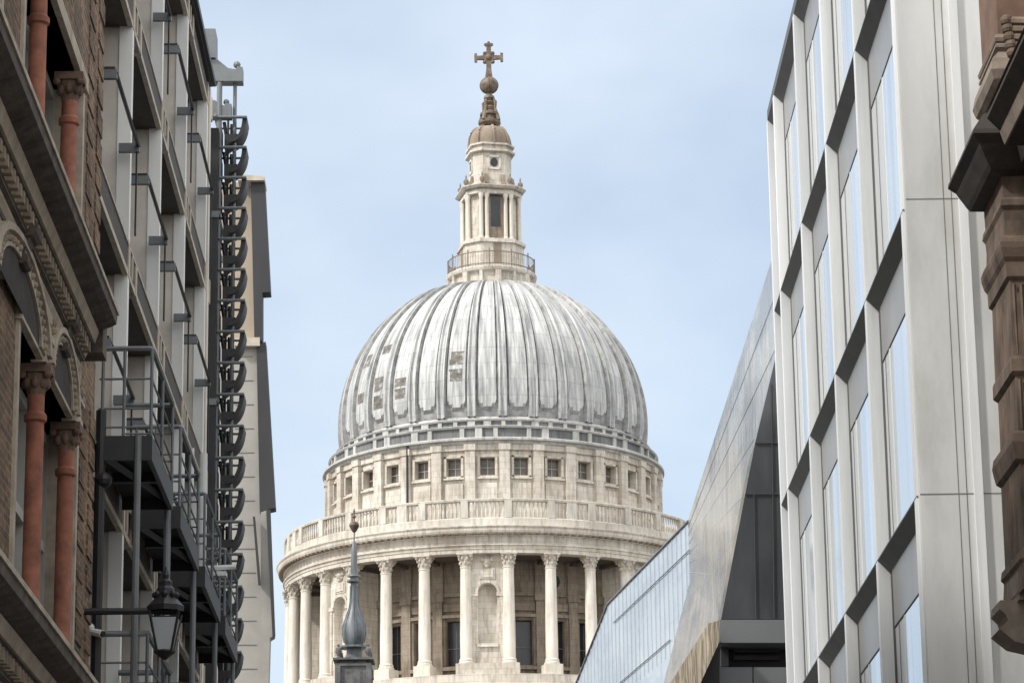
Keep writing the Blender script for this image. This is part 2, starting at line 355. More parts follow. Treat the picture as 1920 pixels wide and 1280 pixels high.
def wall_open(mb, t0, t1, z0, z1, opens, place, depth):
    """wall in (t,z) with rectangular openings and their reveals; place(t, z, d) -> xyz, d = depth behind the face"""
    ts = sorted({t0, t1, *[o[0] for o in opens], *[o[1] for o in opens]}); zs = sorted({z0, z1, *[o[2] for o in opens], *[o[3] for o in opens]})
    for a, b in zip(ts, ts[1:]):
        for c, d in zip(zs, zs[1:]):
            tm, zm = (a+b)/2, (c+d)/2
            if any(o[0] < tm < o[1] and o[2] < zm < o[3] for o in opens): continue
            mb.quad(place(a, c, 0), place(b, c, 0), place(b, d, 0), place(a, d, 0))
    for a, b, c, d in opens:
        for p, q in (((a, c), (b, c)), ((b, c), (b, d)), ((b, d), (a, d)), ((a, d), (a, c))):
            mb.quad(place(*p, 0), place(*q, 0), place(*q, depth), place(*p, depth))
def arch_face(mb, cx, x0, x1, z0, z1, hw, zb, zs, place, depth, n=12, back=True):
    """flat wall x0..x1, z0..z1 with a round-headed niche of half width hw, sill zb, springing zs"""
    P = lambda x, z, d=0: place(x, z, d)
    mb.quad(P(x0, z0), P(x1, z0), P(x1, zb), P(x0, zb))
    mb.quad(P(x0, zb), P(cx-hw, zb), P(cx-hw, zs), P(x0, zs)); mb.quad(P(cx+hw, zb), P(x1, zb), P(x1, zs), P(cx+hw, zs))
    arc = [(cx+hw*cos(pi*k/n), zs+hw*sin(pi*k/n)) for k in range(n+1)]
    for k in range(n):
        (a, b), (c, d) = arc[k], arc[k+1]
        def up(x):
            f = (x-(cx-hw))/(2*hw); return (x0+(x1-x0)*f, z1)
        mb.quad(P(a, b), P(*up(a)), P(*up(c)), P(c, d))
        mb.quad(P(a, b), P(c, d), P(c, d, depth), P(a, b, depth))
    mb.quad(P(cx+hw, zs), P(x1, zs), P(x1, z1)); mb.quad(P(cx-hw, zs), P(x0, z1), P(x0, zs))
    for x in (cx-hw, cx+hw): mb.quad(P(x, zb), P(x, zs), P(x, zs, depth), P(x, zb, depth))
    mb.quad(P(cx-hw, zb), P(cx+hw, zb), P(cx+hw, zb, depth), P(cx-hw, zb, depth))
    if back: mb.quad(*[P(cx-hw, zb, depth), P(cx+hw, zb, depth)]+[P(a, b, depth) for a, b in arc])

# ---------------------------------------------------------------- ground
g = MB(); g.quad((-3000, -3000, -0.13), (3000, -3000, -0.13), (3000, 3000, -0.13), (-3000, 3000, -0.13)); setting('ground', g, M['ground'])
g = MB(); g.quad((-2.0, -60, -0.126), (2.6, -60, -0.126), (1.9, 200, -0.126), (-4.5, 200, -0.126)); setting('road', g, M['asphalt'])
g = MB(); g.extr([(2.6, -60, -0.13), (5.2, -60, -0.13), (4.6, 95, -0.13), (2.2, 95, -0.13)], (0, 0, 0.13))
g.extr([(-4.2, -60, -0.13), (-2.0, -60, -0.13), (-3.3, 95, -0.13), (-6.2, 95, -0.13)], (0, 0, 0.13)); setting('pavement', g, M['paving'])

# ================================================================ CATHEDRAL
C = root('cathedral', 'great domed stone cathedral with colonnaded drum, grey ribbed lead dome and golden cross', 'cathedral', (DX, DIST, 0), radians(-1.6))
STEP = 2*pi/32
ang = lambda k: k*STEP
z_sty = zc(1263, 21.8); z_pl = zc(1243, 21.6); z_cap0 = zc(1062, 21); z_cap1 = zc(1037, 21.0)
z_arc = zc(1020, 21.5); z_fr = zc(1004, 21.5); z_cor = zc(995, 22.2); z_cor1 = zc(984.5, 22.2); z_bal0 = zc(970, 21.4); z_bal1 = zc(934.5, 21.4)
RW, RA = 17.0, 17.0
# podium down to the ground and the church body it stands on
b = MB(); b.lathe([(23.4, 0), (23.4, z_sty-7.5), (22.9, z_sty-7.3), (22.9, z_sty-1.9), (22.5, z_sty-1.8), (22.5, z_sty-0.95), (22.25, z_sty-0.9), (22.25, z_sty), (16.5, z_sty)], 128)
b.build('podium', M['stone'], C)
b = MB(); b.box(-18, 18, -40, 75, 0, 33); b.box(-38, 38, -14, 20, 0, 33)
b.extr([(-9, -40, 33), (9, -40, 33), (0, -40, 37)], (0, 16, 0)); b.build('church_body', M['stone'], C)
# inner drum wall with tall windows in three bays out of four
zw0, zw1 = zc(1246, 17), zc(1161, 17)
wins = [k for k in range(32) if k % 4 != 0]
b = MB()
wall_open(b, -STEP/2, 2*pi-STEP/2, z_sty, z_cap1+0.2, [(ang(k)-0.052, ang(k)+0.052, zw0, zw1) for k in wins],
          lambda t, z, d: ((RW-d)*sin(t), -(RW-d)*cos(t), z), 0.7)
for k in range(32):                      # pilasters, lintels, tablets on the inner wall
    b.rbox(ang(k+.5), RW-.1, RW+.42, 0.50, z_sty, z_cap1-3.9); b.rbox(ang(k+.5), RW-.1, RW+.55, 0.62, z_cap1-3.9, z_cap1-3.1)
    b.rbox(ang(k+.5), RW-.1, RW+.32, 0.55, z_cap1-3.1, z_cap1)
    if k % 4:
        b.rbox(ang(k), RW-.1, RW+.35, 1.25, zw1+.25, zw1+.55); b.rbox(ang(k), RW-.1, RW+.18, 1.15, zw1+.9, zw1+1.6)
        b.rbox(ang(k), RW-.1, RW+.28, 1.3, z_cap1-3.4, z_cap1-3.1)
        for q in (-1, 1): b.rbox(ang(k)+q*0.066, RW-.1, RW+.2, 0.17, zw0, zw1+.25)
        b.rbox(ang(k), RW-.1, RW+.4, 1.3, zw0-.45, zw0-.1)
b.build('drum_wall', M['stone_dirt_shade'], C)  # colonnade shade is painted into the wall's dark stone
pw = MB()
pw.rbox(0, RW-.75, RW-.62, 0.95, zw0-.05, zw1+.05); w0 = pw.build('window', M['darkglass'], C)
fr = MB()
fr.rbox(0, RW-.62, RW-.56, 0.02, zw0, zw1)
for i in range(2, 3): fr.rbox(0, RW-.61, RW-.53, 0.9, zw0+(zw1-zw0)*i/5-.03, zw0+(zw1-zw0)*i/5+.03)
fr.build('glazing_bar', M['steel'], w0)
w0.rotation_euler.z = ang(wins[0])
for k in wins[1:]: copy_part(w0, C, rotation_euler=(0, 0, ang(k)))
# eye-shaped black discs high on the inner wall, painted for shaded openings
b = MB()
for k in wins:
    if k % 2: continue
    a = ang(k); zc_ = z_cap1-1.9
    ring = [((RW+.06)*sin(a)+0.42*cos(q)*cos(a), -(RW+.06)*cos(a)+0.42*cos(q)*sin(a), zc_+.62*sin(q)) for q in [2*pi*i/16 for i in range(16)]]
    b.extr(ring, (-.05*sin(a), .05*cos(a), 0))
b.build('oval_shade_disc', M['iron'], C, split=True)
# solid piers with a niche in every fourth bay
def pier(k):
    a = ang(k); p = MB()
    R0 = 20.75
    pl = lambda x, z, d: ((R0-d)*sin(a)+x*cos(a), -(R0-d)*cos(a)+x*sin(a), z)
    arch_face(p, 0, -1.62, 1.62, z_pl, z_cap1, 0.93, zc(1208, 20.7), zc(1110, 20.7), pl, 0.9)
    for x in (-1.62, 1.62): p.quad(pl(x, z_pl, 0), pl(x, z_cap1, 0), pl(x, z_cap1, 3.8), pl(x, z_pl, 3.8))
    def blk(x0, x1, y0, y1, d): p.rbox(a, R0-.05, R0+d, (x1-x0)/2, zc(y0, 20.7), zc(y1, 20.7))
    blk(-1.0, 1.0, 1212, 1206, .28); blk(-.75, .75, 1085, 1064, .08); blk(-.58, .58, 1082, 1067, .16)
    for q in (-1, 1):
        o = len(p.v); p.rbox(a, R0-.05, R0+.14, .16, z_pl, zc(1112, 20.7)); o2 = len(p.v)
        for i in range(o, o2): x, y, z = p.v[i]; p.v[i] = (x+q*1.32*cos(a), y+q*1.32*sin(a), z)
        o = len(p.v); p.rbox(a, R0-.05, R0+.22, .36, zc(1117, 20.7), zc(1110, 20.7)); o2 = len(p.v)
        for i in range(o, o2): x, y, z = p.v[i]; p.v[i] = (x+q*1.24*cos(a), y+q*1.24*sin(a), z)
    # archivolt and the carved swag
    for i in range(14):
        t0 = pi*(i+.5)/14; x, z = 1.06*cos(t0), zc(1110, 20.7)+1.06*sin(t0)
        o = len(p.v); p.rbox(a, R0-.05, R0+.13, .13, z-.12, z+.12)
        for j in range(o, len(p.v)): vx, vy, vz = p.v[j]; p.v[j] = (vx+x*cos(a), vy+x*sin(a), vz)
    for x, z, r in ((0, z_cap1-.75, .42), (-.42, z_cap1-.55, .26), (.42, z_cap1-.55, .26), (0, z_cap1-1.1, .3), (-.2, z_cap1-.95, .25), (.2, z_cap1-.95, .25)):
        p.sphere((R0*sin(a)+x*cos(a), -R0*cos(a)+x*sin(a), z), r, 6)
    p.rbox(a, R0-1.2, 22.0, 3.05, z_sty, z_pl)          # shared plinth under both columns
    return p
pr0 = pier(0).build('niche_pier', M['stone'], C)
for i in range(1, 8): copy_part(pr0, C, rotation_euler=(0, 0, i*pi/4))
# the 32 columns
RC = 21.0
cs = MB(); cr_, zt = 0.60, z_cap0
cs.lathe([(cr_*1.28, z_pl), (cr_*1.3, z_pl+.18), (cr_*1.12, z_pl+.28), (cr_*1.18, z_pl+.45), (cr_, z_pl+.6), (cr_*1.0, z_pl+(zt-z_pl)*.33), (cr_*.86, zt-.12), (cr_*.95, zt-.1), (cr_*.95, zt)], 20, (0, -RC))
col0 = cs.build('column', M['stone_clean'], C, True)
cp = MB(); hc = z_cap1-zt
cp.lathe([(cr_*.86, zt), (cr_*.9, zt+hc*.3), (cr_*1.0, zt+hc*.62), (cr_*1.28, zt+hc*.86)], 20, (0, -RC))
for j in range(8):
    a = j*pi/4
    for zz, rr, s_ in ((.30, .92, .13), (.62, 1.05, .14)):
        aa = a+(pi/8 if zz > .5 else 0)
        cp.sphere((cr_*rr*sin(aa), -RC-cr_*rr*cos(aa), zt+hc*zz), s_, 4, 1.5)
for sx in (-1, 1):
    for sy in (-1, 1): cp.sphere((sx*.58, -RC+sy*.58, zt+hc*.80), .17, 5)
cp.box(-.80, .80, -RC-.80, -RC+.80, zt+hc*.87, z_cap1)
cp.build('capital', M['stone'], col0, False)
pb = MB(); pb.box(-.86, .86, -RC-.86, -RC+.86, z_sty, z_pl); pb.build('plinth', M['stone_clean'], col0)
col0.rotation_euler.z = ang(.5)
for k in range(1, 32): copy_part(col0, C, rotation_euler=(0, 0, ang(k+.5)))
# entablature with modillions, soffit
e = MB()
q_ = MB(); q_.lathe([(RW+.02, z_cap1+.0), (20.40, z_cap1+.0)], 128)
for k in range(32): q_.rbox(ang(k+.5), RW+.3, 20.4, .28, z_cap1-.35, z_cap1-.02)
q_.build('colonnade_ceiling', M['soot_shade'], C)
e.lathe([(20.38, z_cap1+.1), (20.38, z_cap1-.02), (21.55, z_cap1-.02), (21.55, z_cap1+.36), (21.63, z_cap1+.38), (21.63, z_arc-.12), (21.78, z_arc-.08), (21.78, z_arc+.02), (21.5, z_arc+.06),
         (21.5, z_fr), (21.75, z_fr+.08), (21.75, z_cor-.15), (22.25, z_cor-.10), (22.33, z_cor+.1), (22.33, z_cor+.28), (22.45, z_cor1-.08), (22.45, z_cor1), (21.75, z_cor1+.08), (16.8, z_cor1+.1)], 160)
e.build('entablature', M['stone'], C)
d = MB()
for k in range(192): d.rbox(ang(k/6), 21.6, 22.22, .17, z_fr+.1, z_cor-.12)
d.build('dentil_course', M['stone_dirt_shade'], C)['kind'] = 'stuff'
# balustrade
bl = MB()
bl.lathe([(21.75, z_cor1), (21.75, z_bal0-.1), (21.6, z_bal0), (21.1, z_bal0), (21.1, z_cor1)], 160)
bl.lathe([(21.15, z_bal1-.24), (21.62, z_bal1-.24), (21.66, z_bal1-.05), (21.6, z_bal1), (21.1, z_bal1), (21.1, z_bal1-.24)], 160)
hb = z_bal1-.24-z_bal0
for k in range(32):
    bl.rbox(ang(k+.5), 21.05, 21.68, .36, z_bal0, z_bal1-.2)
    for j in range(9):
        a = ang(k+.5)+STEP*(j+1.05)/10.1
        bl.lathe([(.07, z_bal0), (.12, z_bal0+hb*.12), (.15, z_bal0+hb*.35), (.07, z_bal0+hb*.62), (.11, z_bal0+hb*.9), (.1, z_bal0+hb)], 6, (21.36*sin(a), -21.36*cos(a)))
    if k % 4 == 2: bl.rbox(ang(k), 21.1, 21.6, .5, z_bal0, z_bal1-.2)
bl.build('balustrade', M['stone_bal'], C)['kind'] = 'stuff'
# attic drum with its square windows
za1 = zc(833, 17.0); az0, az1 = zc(890.5, 17), zc(857, 17)
b = MB()
wall_open(b, -STEP/2, 2*pi-STEP/2, z_cor1, za1+.3, [(ang(k)-.043, ang(k)+.043, az0, az1) for k in range(32)], lambda t, z, d: ((RA-d)*sin(t), -(RA-d)*cos(t), z), .75)
for k in range(32):
    b.rbox(ang(k+.5), RA-.1, RA+.50, .50, z_cor1, za1-.62); b.rbox(ang(k+.5), RA-.1, RA+.60, .58, za1-.62, za1)
    b.rbox(ang(k), RA-.1, RA+.20, 1.10, za1-.55, za1+.05)
    b.rbox(ang(k), RA-.1, RA+.26, 1.05, az0-.36, az0-.17)
    b.rbox(ang(k), RA-.1, RA+.12, .92, az0-2.5, az0-.75)
b.build('attic_wall', M['stone'], C)
f = MB()
for x0, x1, z0, z1 in ((-.98, -.74, az0-.16, az1+.2), (.74, .98, az0-.16, az1+.2), (-.98, .98, az1+.01, az1+.21), (-.98, .98, az0-.17, az0-.01)):
    f.box(x0, x1, -RA-.16, -RA+.25, z0, z1)
aw = f.build('attic_window', M['stone'], C)
f = MB(); f.box(-.74, .74, -RA+.62, -RA+.7, az0-.05, az1+.05); f.build('pane', M['attic_glass'], aw)
f = MB(); f.box(-.03, .03, -RA+.56, -RA+.62, az0, az1); f.box(-.72, .72, -RA+.565, -RA+.615, (az0+az1)/2-.03, (az0+az1)/2+.03); f.build('glazing_bar', M['stone_grey'], aw)
for k in range(1, 32): copy_part(aw, C, rotation_euler=(0, 0, ang(k)))
b = MB(); a = ang(-2.5)
for a, zt_ in ((ang(-2.55)+.028, za1+.4),):
    b.tube([((RA+.52)*sin(a), -(RA+.52)*cos(a), z_cor1), ((RA+.52)*sin(a), -(RA+.52)*cos(a), zt_)], .13)
b.build('downpipe', M['iron'], C, split=True)
# attic cornice and the two stepped rings below the dome
zr1 = zc(797, 17.0); zr2 = zc(783.5, 16.6); zd0 = zc(778, 16.2)
e = MB()
e.lathe([(17.0, za1), (17.35, za1+.06), (17.42, za1+.3), (17.75, za1+.36), (17.75, za1+.56), (17.6, za1+.66), (16.85, za1+.72)], 128)
e.build('attic_cornice', M['stone_grey'], C)
e = MB(); e.lathe([(16.85, za1+.6), (16.85, zr1-.2)], 128); e.lathe([(16.2, zr1+.02), (16.2, zr2-.18)], 128)
e.build('ring_wall', M['ring_dark'], C)
e = MB(); e.lathe([(16.7, zr1-.24), (17.08, zr1-.22), (17.18, zr1-.05), (17.14, zr1), (16.1, zr1+.05)], 128); e.build('ring_ledge', M['stone_grey'], C)
e = MB(); e.lathe([(16.1, zr2-.2), (16.4, zr2-.18), (16.48, zr2-.04), (16.42, zr2), (15.9, zr2+.06), (15.7, zd0)], 128); e.build('ring_ledge', M['stone_grey'], C)
e = MB()
for k in range(64):
    if k % 3 != 1: e.rbox(ang(k/2+.25), 16.7, 17.04, .36 if k % 2 else .22, za1+.7, zr1-.24)
    e.rbox(ang(k/2), 16.1, 16.36, .2+.18*(k % 3 == 0), zr1+.02, zr2-.2)
e.build('ring_block', M['stone_grey'], C)['kind'] = 'stuff'
# lead dome: ribs, sunk channels and round-ended panels are one sheet
RD = 15.62; zctr = zc(805, 0)
zb = zd0
prof = []
NB = 90
HF = 0.985
z_top = zctr+HF*sqrt(RD*RD-4.6**2)
th_top = math.asin(4.6/RD)
for i in range(7): prof.append((RD-.15*(1-i/7)**2, zb+(zctr-zb)*i/7))
for i in range(NB+1):
    th = (pi/2)-(pi/2-th_top)*i/NB; prof.append((RD*sin(th), zctr+HF*RD*cos(th)))
SEG = 24
dm = MB(); nseg = 32*SEG; vs = []
for i in range(nseg):
    u = (i % SEG)/SEG-.5                     # -.5 .. .5 across a panel
    phi = (i/SEG-.5)*STEP+STEP*0
    for (r, z) in prof:
        s_arc = (r*STEP)
        au = abs(u); h = z-zb
        off = 0.0
        x = au*s_arc
        if au > 0.36: off = 0.56-(0.22 if 0.455 < au else 0)        # the double rolled rib
        elif au > 0.30: off = 0.0
        else:
            hw = .30*STEP*15.9; bot = 0.95+.75-(sqrt(max(0, 1-(x/hw)**2))*.75)
            off = 0.27 if h > bot else 0.0
        fall = min(1, (r-3.5)/4.0); off *= max(.25, fall)
        n_r = r/RD if z > zctr else 1.0; n_z = (z-zctr)/RD if z > zctr else 0
        vs.append(((r+off*n_r)*sin(phi), -(r+off*n_r)*cos(phi), z+off*n_z))
K = len(prof); fs = []; mi = []
dark = {(-3, 5.6, 7.2), (-3, 3.9, 5.3), (-6, 6.2, 8.2), (-6, 2.6, 4.4), (-5, 7.0, 8.4), (-7, 3.2, 4.6), (-5, 2.4, 3.4), (-4, 3.0, 4.6), (-6, 1.9, 2.4), (-1, 4.0, 5.6)}
dark = {(-1, 5.4, 6.9), (-1, 3.6, 4.9), (-3, 3.9, 4.7), (-3, 2.5, 3.6), (-4, 2.1, 3.5), (-4, 3.9, 5.4), (-5, 7.0, 8.6), (-4, 7.9, 9.0), (-5, 3.3, 4.4)}
dm.v = vs
for i in range(nseg):
    j = (i+1) % nseg; u = (i % SEG+.5)/SEG-.5; k = i//SEG
    kk = k if k <= 16 else k-32
    for q in range(K-1):
        dm.f.append((i*K+q, j*K+q, j*K+q+1, i*K+q+1))
        h = (prof[q][1]+prof[q+1][1])/2-zb
        au_ = abs(u); ch_ = .30 < au_ < .355 or (au_ <= .30 and h < 0.9+.75-sqrt(max(0, 1-(au_/.30)**2))*.75)
        dm.mi.append(1 if abs(u+.03*((kk+q//6) % 3-1)) < .22 and any(kk == a and b_ < h < c_ for a, b_, c_ in dark) else (2 if ch_ else 0))
dm.build('dome', None, C, False, [M['lead'], M['lead_dark'], M['lead_channel']])
# golden gallery under the lantern
zg0 = zc(533, 5); zg1 = zc(497, 4.7); RG = 4.72
e = MB()
e.lathe([(4.3, z_top-.5), (4.55, zg0-.5), (4.75, zg0-.35), (4.75, zg0+.1), (4.5, zg0+.25), (4.35, zg0+.3), (4.35, zg1-.55), (4.75, zg1-.42), (4.85, zg1-.1), (4.8, zg1), (3.0, zg1+.05)], 64)
for k in range(16): e.rbox(2*pi*(k+.5)/16, 4.3, 4.72, .16 if k % 2 else .3, zg0+.3, zg1-.42)
e.build('gallery_base', M['stone'], C)
r = MB(); zrl = zc(470, 4.6)
for zz in (zrl, zg1+.3):
    r.tube([(4.58*sin(2*pi*i/48), -4.58*cos(2*pi*i/48), zz) for i in range(49)], .055, 6)
for i in range(96):
    a = 2*pi*i/96; rr = .075 if i % 8 == 0 else .02
    r.tube([(4.58*sin(a), -4.58*cos(a), zg1), (4.58*sin(a), -4.58*cos(a), zrl+(.35 if i % 8 == 0 else 0))], rr, 5)
r.build('gallery_railing', M['rail_buff'], C)
# lantern
LROT = radians(14.5)
LN = bpy.data.objects.new('lantern', None); 
z1a = zc(444, 3.4); z1b = zc(361, 3.2); z1c = zc(345, 3.4); z2a = zc(338, 2.6); z2b = zc(284, 2.5); z2c = zc(267, 2.6)
def octo(mb, a, ch, z0, z1, a2=None, ch2=None):
    a2 = a if a2 is None else a2; ch2 = ch if ch2 is None else ch2
    def ringp(a, ch, z): return [(a, -ch, z), (a, ch, z), (ch, a, z), (-ch, a, z), (-a, ch, z), (-a, -ch, z), (-ch, -a, z), (ch, -a, z)]
    n = 8; mb.add(ringp(a, ch, z0)+ringp(a2, ch2, z1), [tuple(range(n-1, -1, -1)), tuple(range(n, 2*n))]+[(i, (i+1) % n, n+(i+1) % n, n+i) for i in range(n)])
def rot(mb, a):
    mb.v = [(x*cos(a)-y*sin(a), x*sin(a)+y*cos(a), z) for x, y, z in mb.v]; return mb
l = MB()
octo(l, 3.15, 1.75, zg1, z1a-.5); octo(l, 3.35, 1.9, z1a-.5, z1a-.2); octo(l, 3.05, 1.85, z1a-.2, z1a)
lk = MB(); octo(lk, 2.45, 1.35, z1a+.01, z1b-.01); rot(lk, LROT).build('lantern_core', M['stone_dirt_shade'], C)  # dark core colour carries the shade between the lantern columns
octo(l, 3.0, 1.8, z1b, z1b+.35); octo(l, 2.9, 1.75, z1b+.35, z1c-.3); octo(l, 3.25, 1.95, z1c-.3, z1c-.1, 3.45, 2.1); octo(l, 3.45, 2.1, z1c-.1, z1c)
octo(l, 2.3, 1.3, z1c, z2a, 2.2, 1.25); octo(l, 2.05, 1.2, z2a, z2b); octo(l, 2.1, 1.2, z2b, z2b+.15, 2.45, 1.4); octo(l, 2.45, 1.4, z2b+.15, z2b+.35); octo(l, 2.15, 1.25, z2b+.35, z2c-.1)
octo(l, 2.4, 1.35, z2c-.1, z2c+.1)
for q in range(4):                    # solid corner piers of the main stage
    o = len(l.v); l.box(-.62, .62, -2.85, -2.1, z1a, z1b); a = pi/4+q*pi/2
    for i in range(o, len(l.v)): x, y, z = l.v[i]; l.v[i] = (x*cos(a)-y*sin(a), x*sin(a)+y*cos(a), z)
rot(l, LROT).build('lantern_body', M['stone'], C)
lc = MB(); lc.lathe([(.3, z1a), (.3, z1a+.15), (.22, z1a+.25), (.19, z1b-.5), (.3, z1b-.1), (.3, z1b)], 12, (0, 0))
lc0 = None
for q in range(4):
    for x in (-1.62, -1.02, 1.02, 1.62):
        a = LROT+q*pi/2; p = (x*cos(a)+2.75*sin(a), x*sin(a)-2.75*cos(a), 0)
        if lc0 is None: lc0 = lc.build('lantern_column', M['stone_clean'], C, True); lc0.location = p
        else: copy_part(lc0, C, location=p)
lw = MB(); zz0, zz1 = zc(424, 2.5), zc(362, 2.5)
lw.box(-.52, .52, -2.5, -2.4, zz0, zz1); w1 = lw.build('lantern_window', M['darkglass'], C)
w1.rotation_euler.z = LROT
for q in range(1, 4): copy_part(w1, C, rotation_euler=(0, 0, LROT+q*pi/2))
lw = MB(); lw.box(-.42, .42, -3.2, -3.1, zc(492, 3), zc(456, 3)); w2 = lw.build('lantern_door', M['stone_gold'], C); w2.rotation_euler.z = LROT
for q in range(1, 4): copy_part(w2, C, rotation_euler=(0, 0, LROT+q*pi/2))
lw = MB(); zo = (zc(294, 2.1)+zc(314, 2.1))/2
lw.extr([(.40*cos(2*pi*i/14), -2.1, zo+.5*sin(2*pi*i/14)) for i in range(14)], (0, .06, 0)); w3 = lw.build('round_window', M['darkglass'], C)
lf = MB()
for x0, x1, za_, zb_ in ((-.72, -.5, zo-.75, zo+.75), (.5, .72, zo-.75, zo+.75), (-.72, .72, zo-.78, zo-.56), (-.72, .72, zo+.56, zo+.78)): lf.box(x0, x1, -2.16, -2.0, za_, zb_)
lf.build('frame', M['stone_clean'], w3)
w3.rotation_euler.z = LROT
for q in range(1, 4): copy_part(w3, C, rotation_euler=(0, 0, LROT+q*pi/2))
u = MB(); zu = z1c; u.lathe([(.30, zu), (.3, zu+.15), (.12, zu+.25), (.3, zu+.6), (.26, zu+.85), (.08, zu+1.0), (.1, zu+1.2), (.02, zu+1.5)], 10)
u0 = None
for q in range(4):
    for x in (-1.5, 1.5):
        a = LROT+q*pi/2; p = (x*cos(a)+2.95*sin(a), x*sin(a)-2.95*cos(a), 0)
        if u0 is None: u0 = u.build('urn', M['stone_dirt_shade'], C, True); u0.location = p
        else: copy_part(u0, C, location=p)
s = MB()
for q in range(4):                    # scroll buttresses at the foot of the upper stage
    o = len(s.v)
    for x in (-.9, .9):
        s.extr([(x-.22, -2.1, z1c), (x-.22, -3.0, z1c), (x-.22, -2.9, z1c+.45), (x-.22, -2.5, z1c+.6), (x-.22, -2.3, z2a+.8), (x-.22, -2.1, z2a+.8)], (.44, 0, 0))
    for i in range(o, len(s.v)): x, y, z = s.v[i]; a = q*pi/2; s.v[i] = (x*cos(a)-y*sin(a), x*sin(a)+y*cos(a), z)
rot(s, LROT).build('scroll_buttress', M['stone_dirt_shade'], C, split=True)
zk0, zk1 = z2c+.1, zc(236, 1)
cu = MB(); prof = [(2.28*cos(i/8*1.18)**.8, zk0+(zk1-zk0)*sin(i/8*pi/2)) for i in range(9)]
cu.lathe(prof+[(.85, zk1+.1), (.02, zk1+.12)], 32)
for i in range(8):
    a = 2*pi*i/8+LROT; cu.tube([(r_*sin(a)*1.02, -r_*cos(a)*1.02, z_) for r_, z_ in prof], .14, 6)
cu.build('cupola', M['stone_gold'], C, True)
fn = MB()
Y = lambda y: zc(y, 0)
fn.lathe([(.95, Y(238)), (1.2, Y(233)), (1.2, Y(228)), (.85, Y(225)), (.8, Y(219)), (1.02, Y(217)), (1.0, Y(213)), (.62, Y(209)), (.72, Y(203)), (.55, Y(199)), (.72, Y(194)), (.42, Y(190)), (.6, Y(185)), (.55, Y(181)), (.3, Y(178)), (.3, Y(175))], 20)
for i in range(4):
    a = LROT+i*pi/2+pi/4
    fn.tube([(1.15*sin(a), -1.15*cos(a), Y(229)), (1.0*sin(a), -1.0*cos(a), Y(221)), (.72*sin(a), -.72*cos(a), Y(206)), (.75*sin(a), -.75*cos(a), Y(193)), (.4*sin(a), -.4*cos(a), Y(184))], [.22, .25, .16, .2, .1], 8)
fn.build('finial_pedestal', M['gilt'], C, True)
o_ = MB(); o_.sphere((0, 0, Y(160.5)), .96, 12); 
for i in range(2):
    a = i*pi/2; o_.tube([(.98*sin(t)*cos(a), .98*sin(t)*sin(a), Y(160.5)+.98*cos(t)) for t in [2*pi*j/24 for j in range(25)]], .05, 5)
o_.build('golden_ball', M['gilt'], C, True)
x_ = MB()
zc0, zc1, zcm = Y(146), Y(82), Y(108.5)
x_.extr([(-.40, -.18, zc0), (.40, -.18, zc0), (.27, -.18, zc0+1.0), (.27, -.18, zcm-.6), (.5, -.18, zcm-.28), (.5, -.18, zcm+.28), (.25, -.18, zcm+.66), (.25, -.18, zc1-.34), (.5, -.18, zc1-.15), (.42, -.18, zc1), (-.42, -.18, zc1), (-.5, -.18, zc1-.15), (-.25, -.18, zc1-.34), (-.25, -.18, zcm+.66), (-.5, -.18, zcm+.28), (-.5, -.18, zcm-.28), (-.27, -.18, zcm-.6), (-.27, -.18, zc0+1.0)], (0, .36, 0))
for q in (-1, 1):
    x_.extr([(q*.45, -.16, zcm-.24), (q*1.22, -.16, zcm-.2), (q*1.28, -.16, zcm-.52), (q*1.55, -.16, zcm-.46), (q*1.55, -.16, zcm+.46), (q*1.28, -.16, zcm+.52), (q*1.22, -.16, zcm+.2), (q*.45, -.16, zcm+.24)][::q], (0, .32, 0))
    for s_ in (-1, 1): x_.sphere((q*.42, -.02, zcm+s_*.48), .24, 5)
x_.sphere((0, 0, zcm), .42, 6); x_.sphere((0, 0, zc1+.12), .16, 5)
xo = x_.build('golden_cross', M['gilt'], C); 

# ================================================================ lead spire of the small church in front
SY = 225.0
sx = at_y(664, 1100, SY)[0]
SP = root('church_spire', 'slender dark lead onion spire on a pale church tower, in front of the colonnade', 'spire', (sx, SY, 0))
zs = lambda y: at_y(664, y, SY)[2]
k_ = 233/FPX                              # metres per photo pixel at that distance
t = MB(); t.box(-3.2, 3.2, -3.2, 3.2, 0, zs(1330)); t.box(-1.9, 1.9, -1.9, 1.9, zs(1330), zs(1300)); t.build('tower', M['spire_stone'], SP)
t = MB(); t.box(-1.15, 1.15, -1.15, 1.15, zs(1310), zs(1250)); t.box(-1.32, 1.32, -1.32, 1.32, zs(1252), zs(1247)); t.box(-1.5, 1.5, -1.5, 1.5, zs(1241), zs(1237)); t.box(-.95, .95, -.95, .95, zs(1247), zs(1241))
for a in range(4):
    o = len(t.v); t.box(-.62, .62, -1.2, -1.14, zs(1300), zs(1258)); t.box(-.5, .5, -1.24, -1.18, zs(1295), zs(1262))
    t.box(.95, 1.35, -1.35, -.95, zs(1300), zs(1252))
    for i in range(o, len(t.v)): x, y, z = t.v[i]; q = a*pi/2; t.v[i] = (x*cos(q)-y*sin(q), x*sin(q)+y*cos(q), z)
t.build('belfry_stage', M['spire_stone'], SP)
t = MB(); 
for x in (-1.1, 1.1):
    for y in (-1.1, 1.1):
        t.lathe([(.2, zs(1237)), (.1, zs(1233)), (.24, zs(1226)), (.2, zs(1219)), (.06, zs(1216)), (.12, zs(1213)), (.01, zs(1210))], 8, (x, y))
t.build('corner_urn', M['spire_stone'], SP, True, split=True)
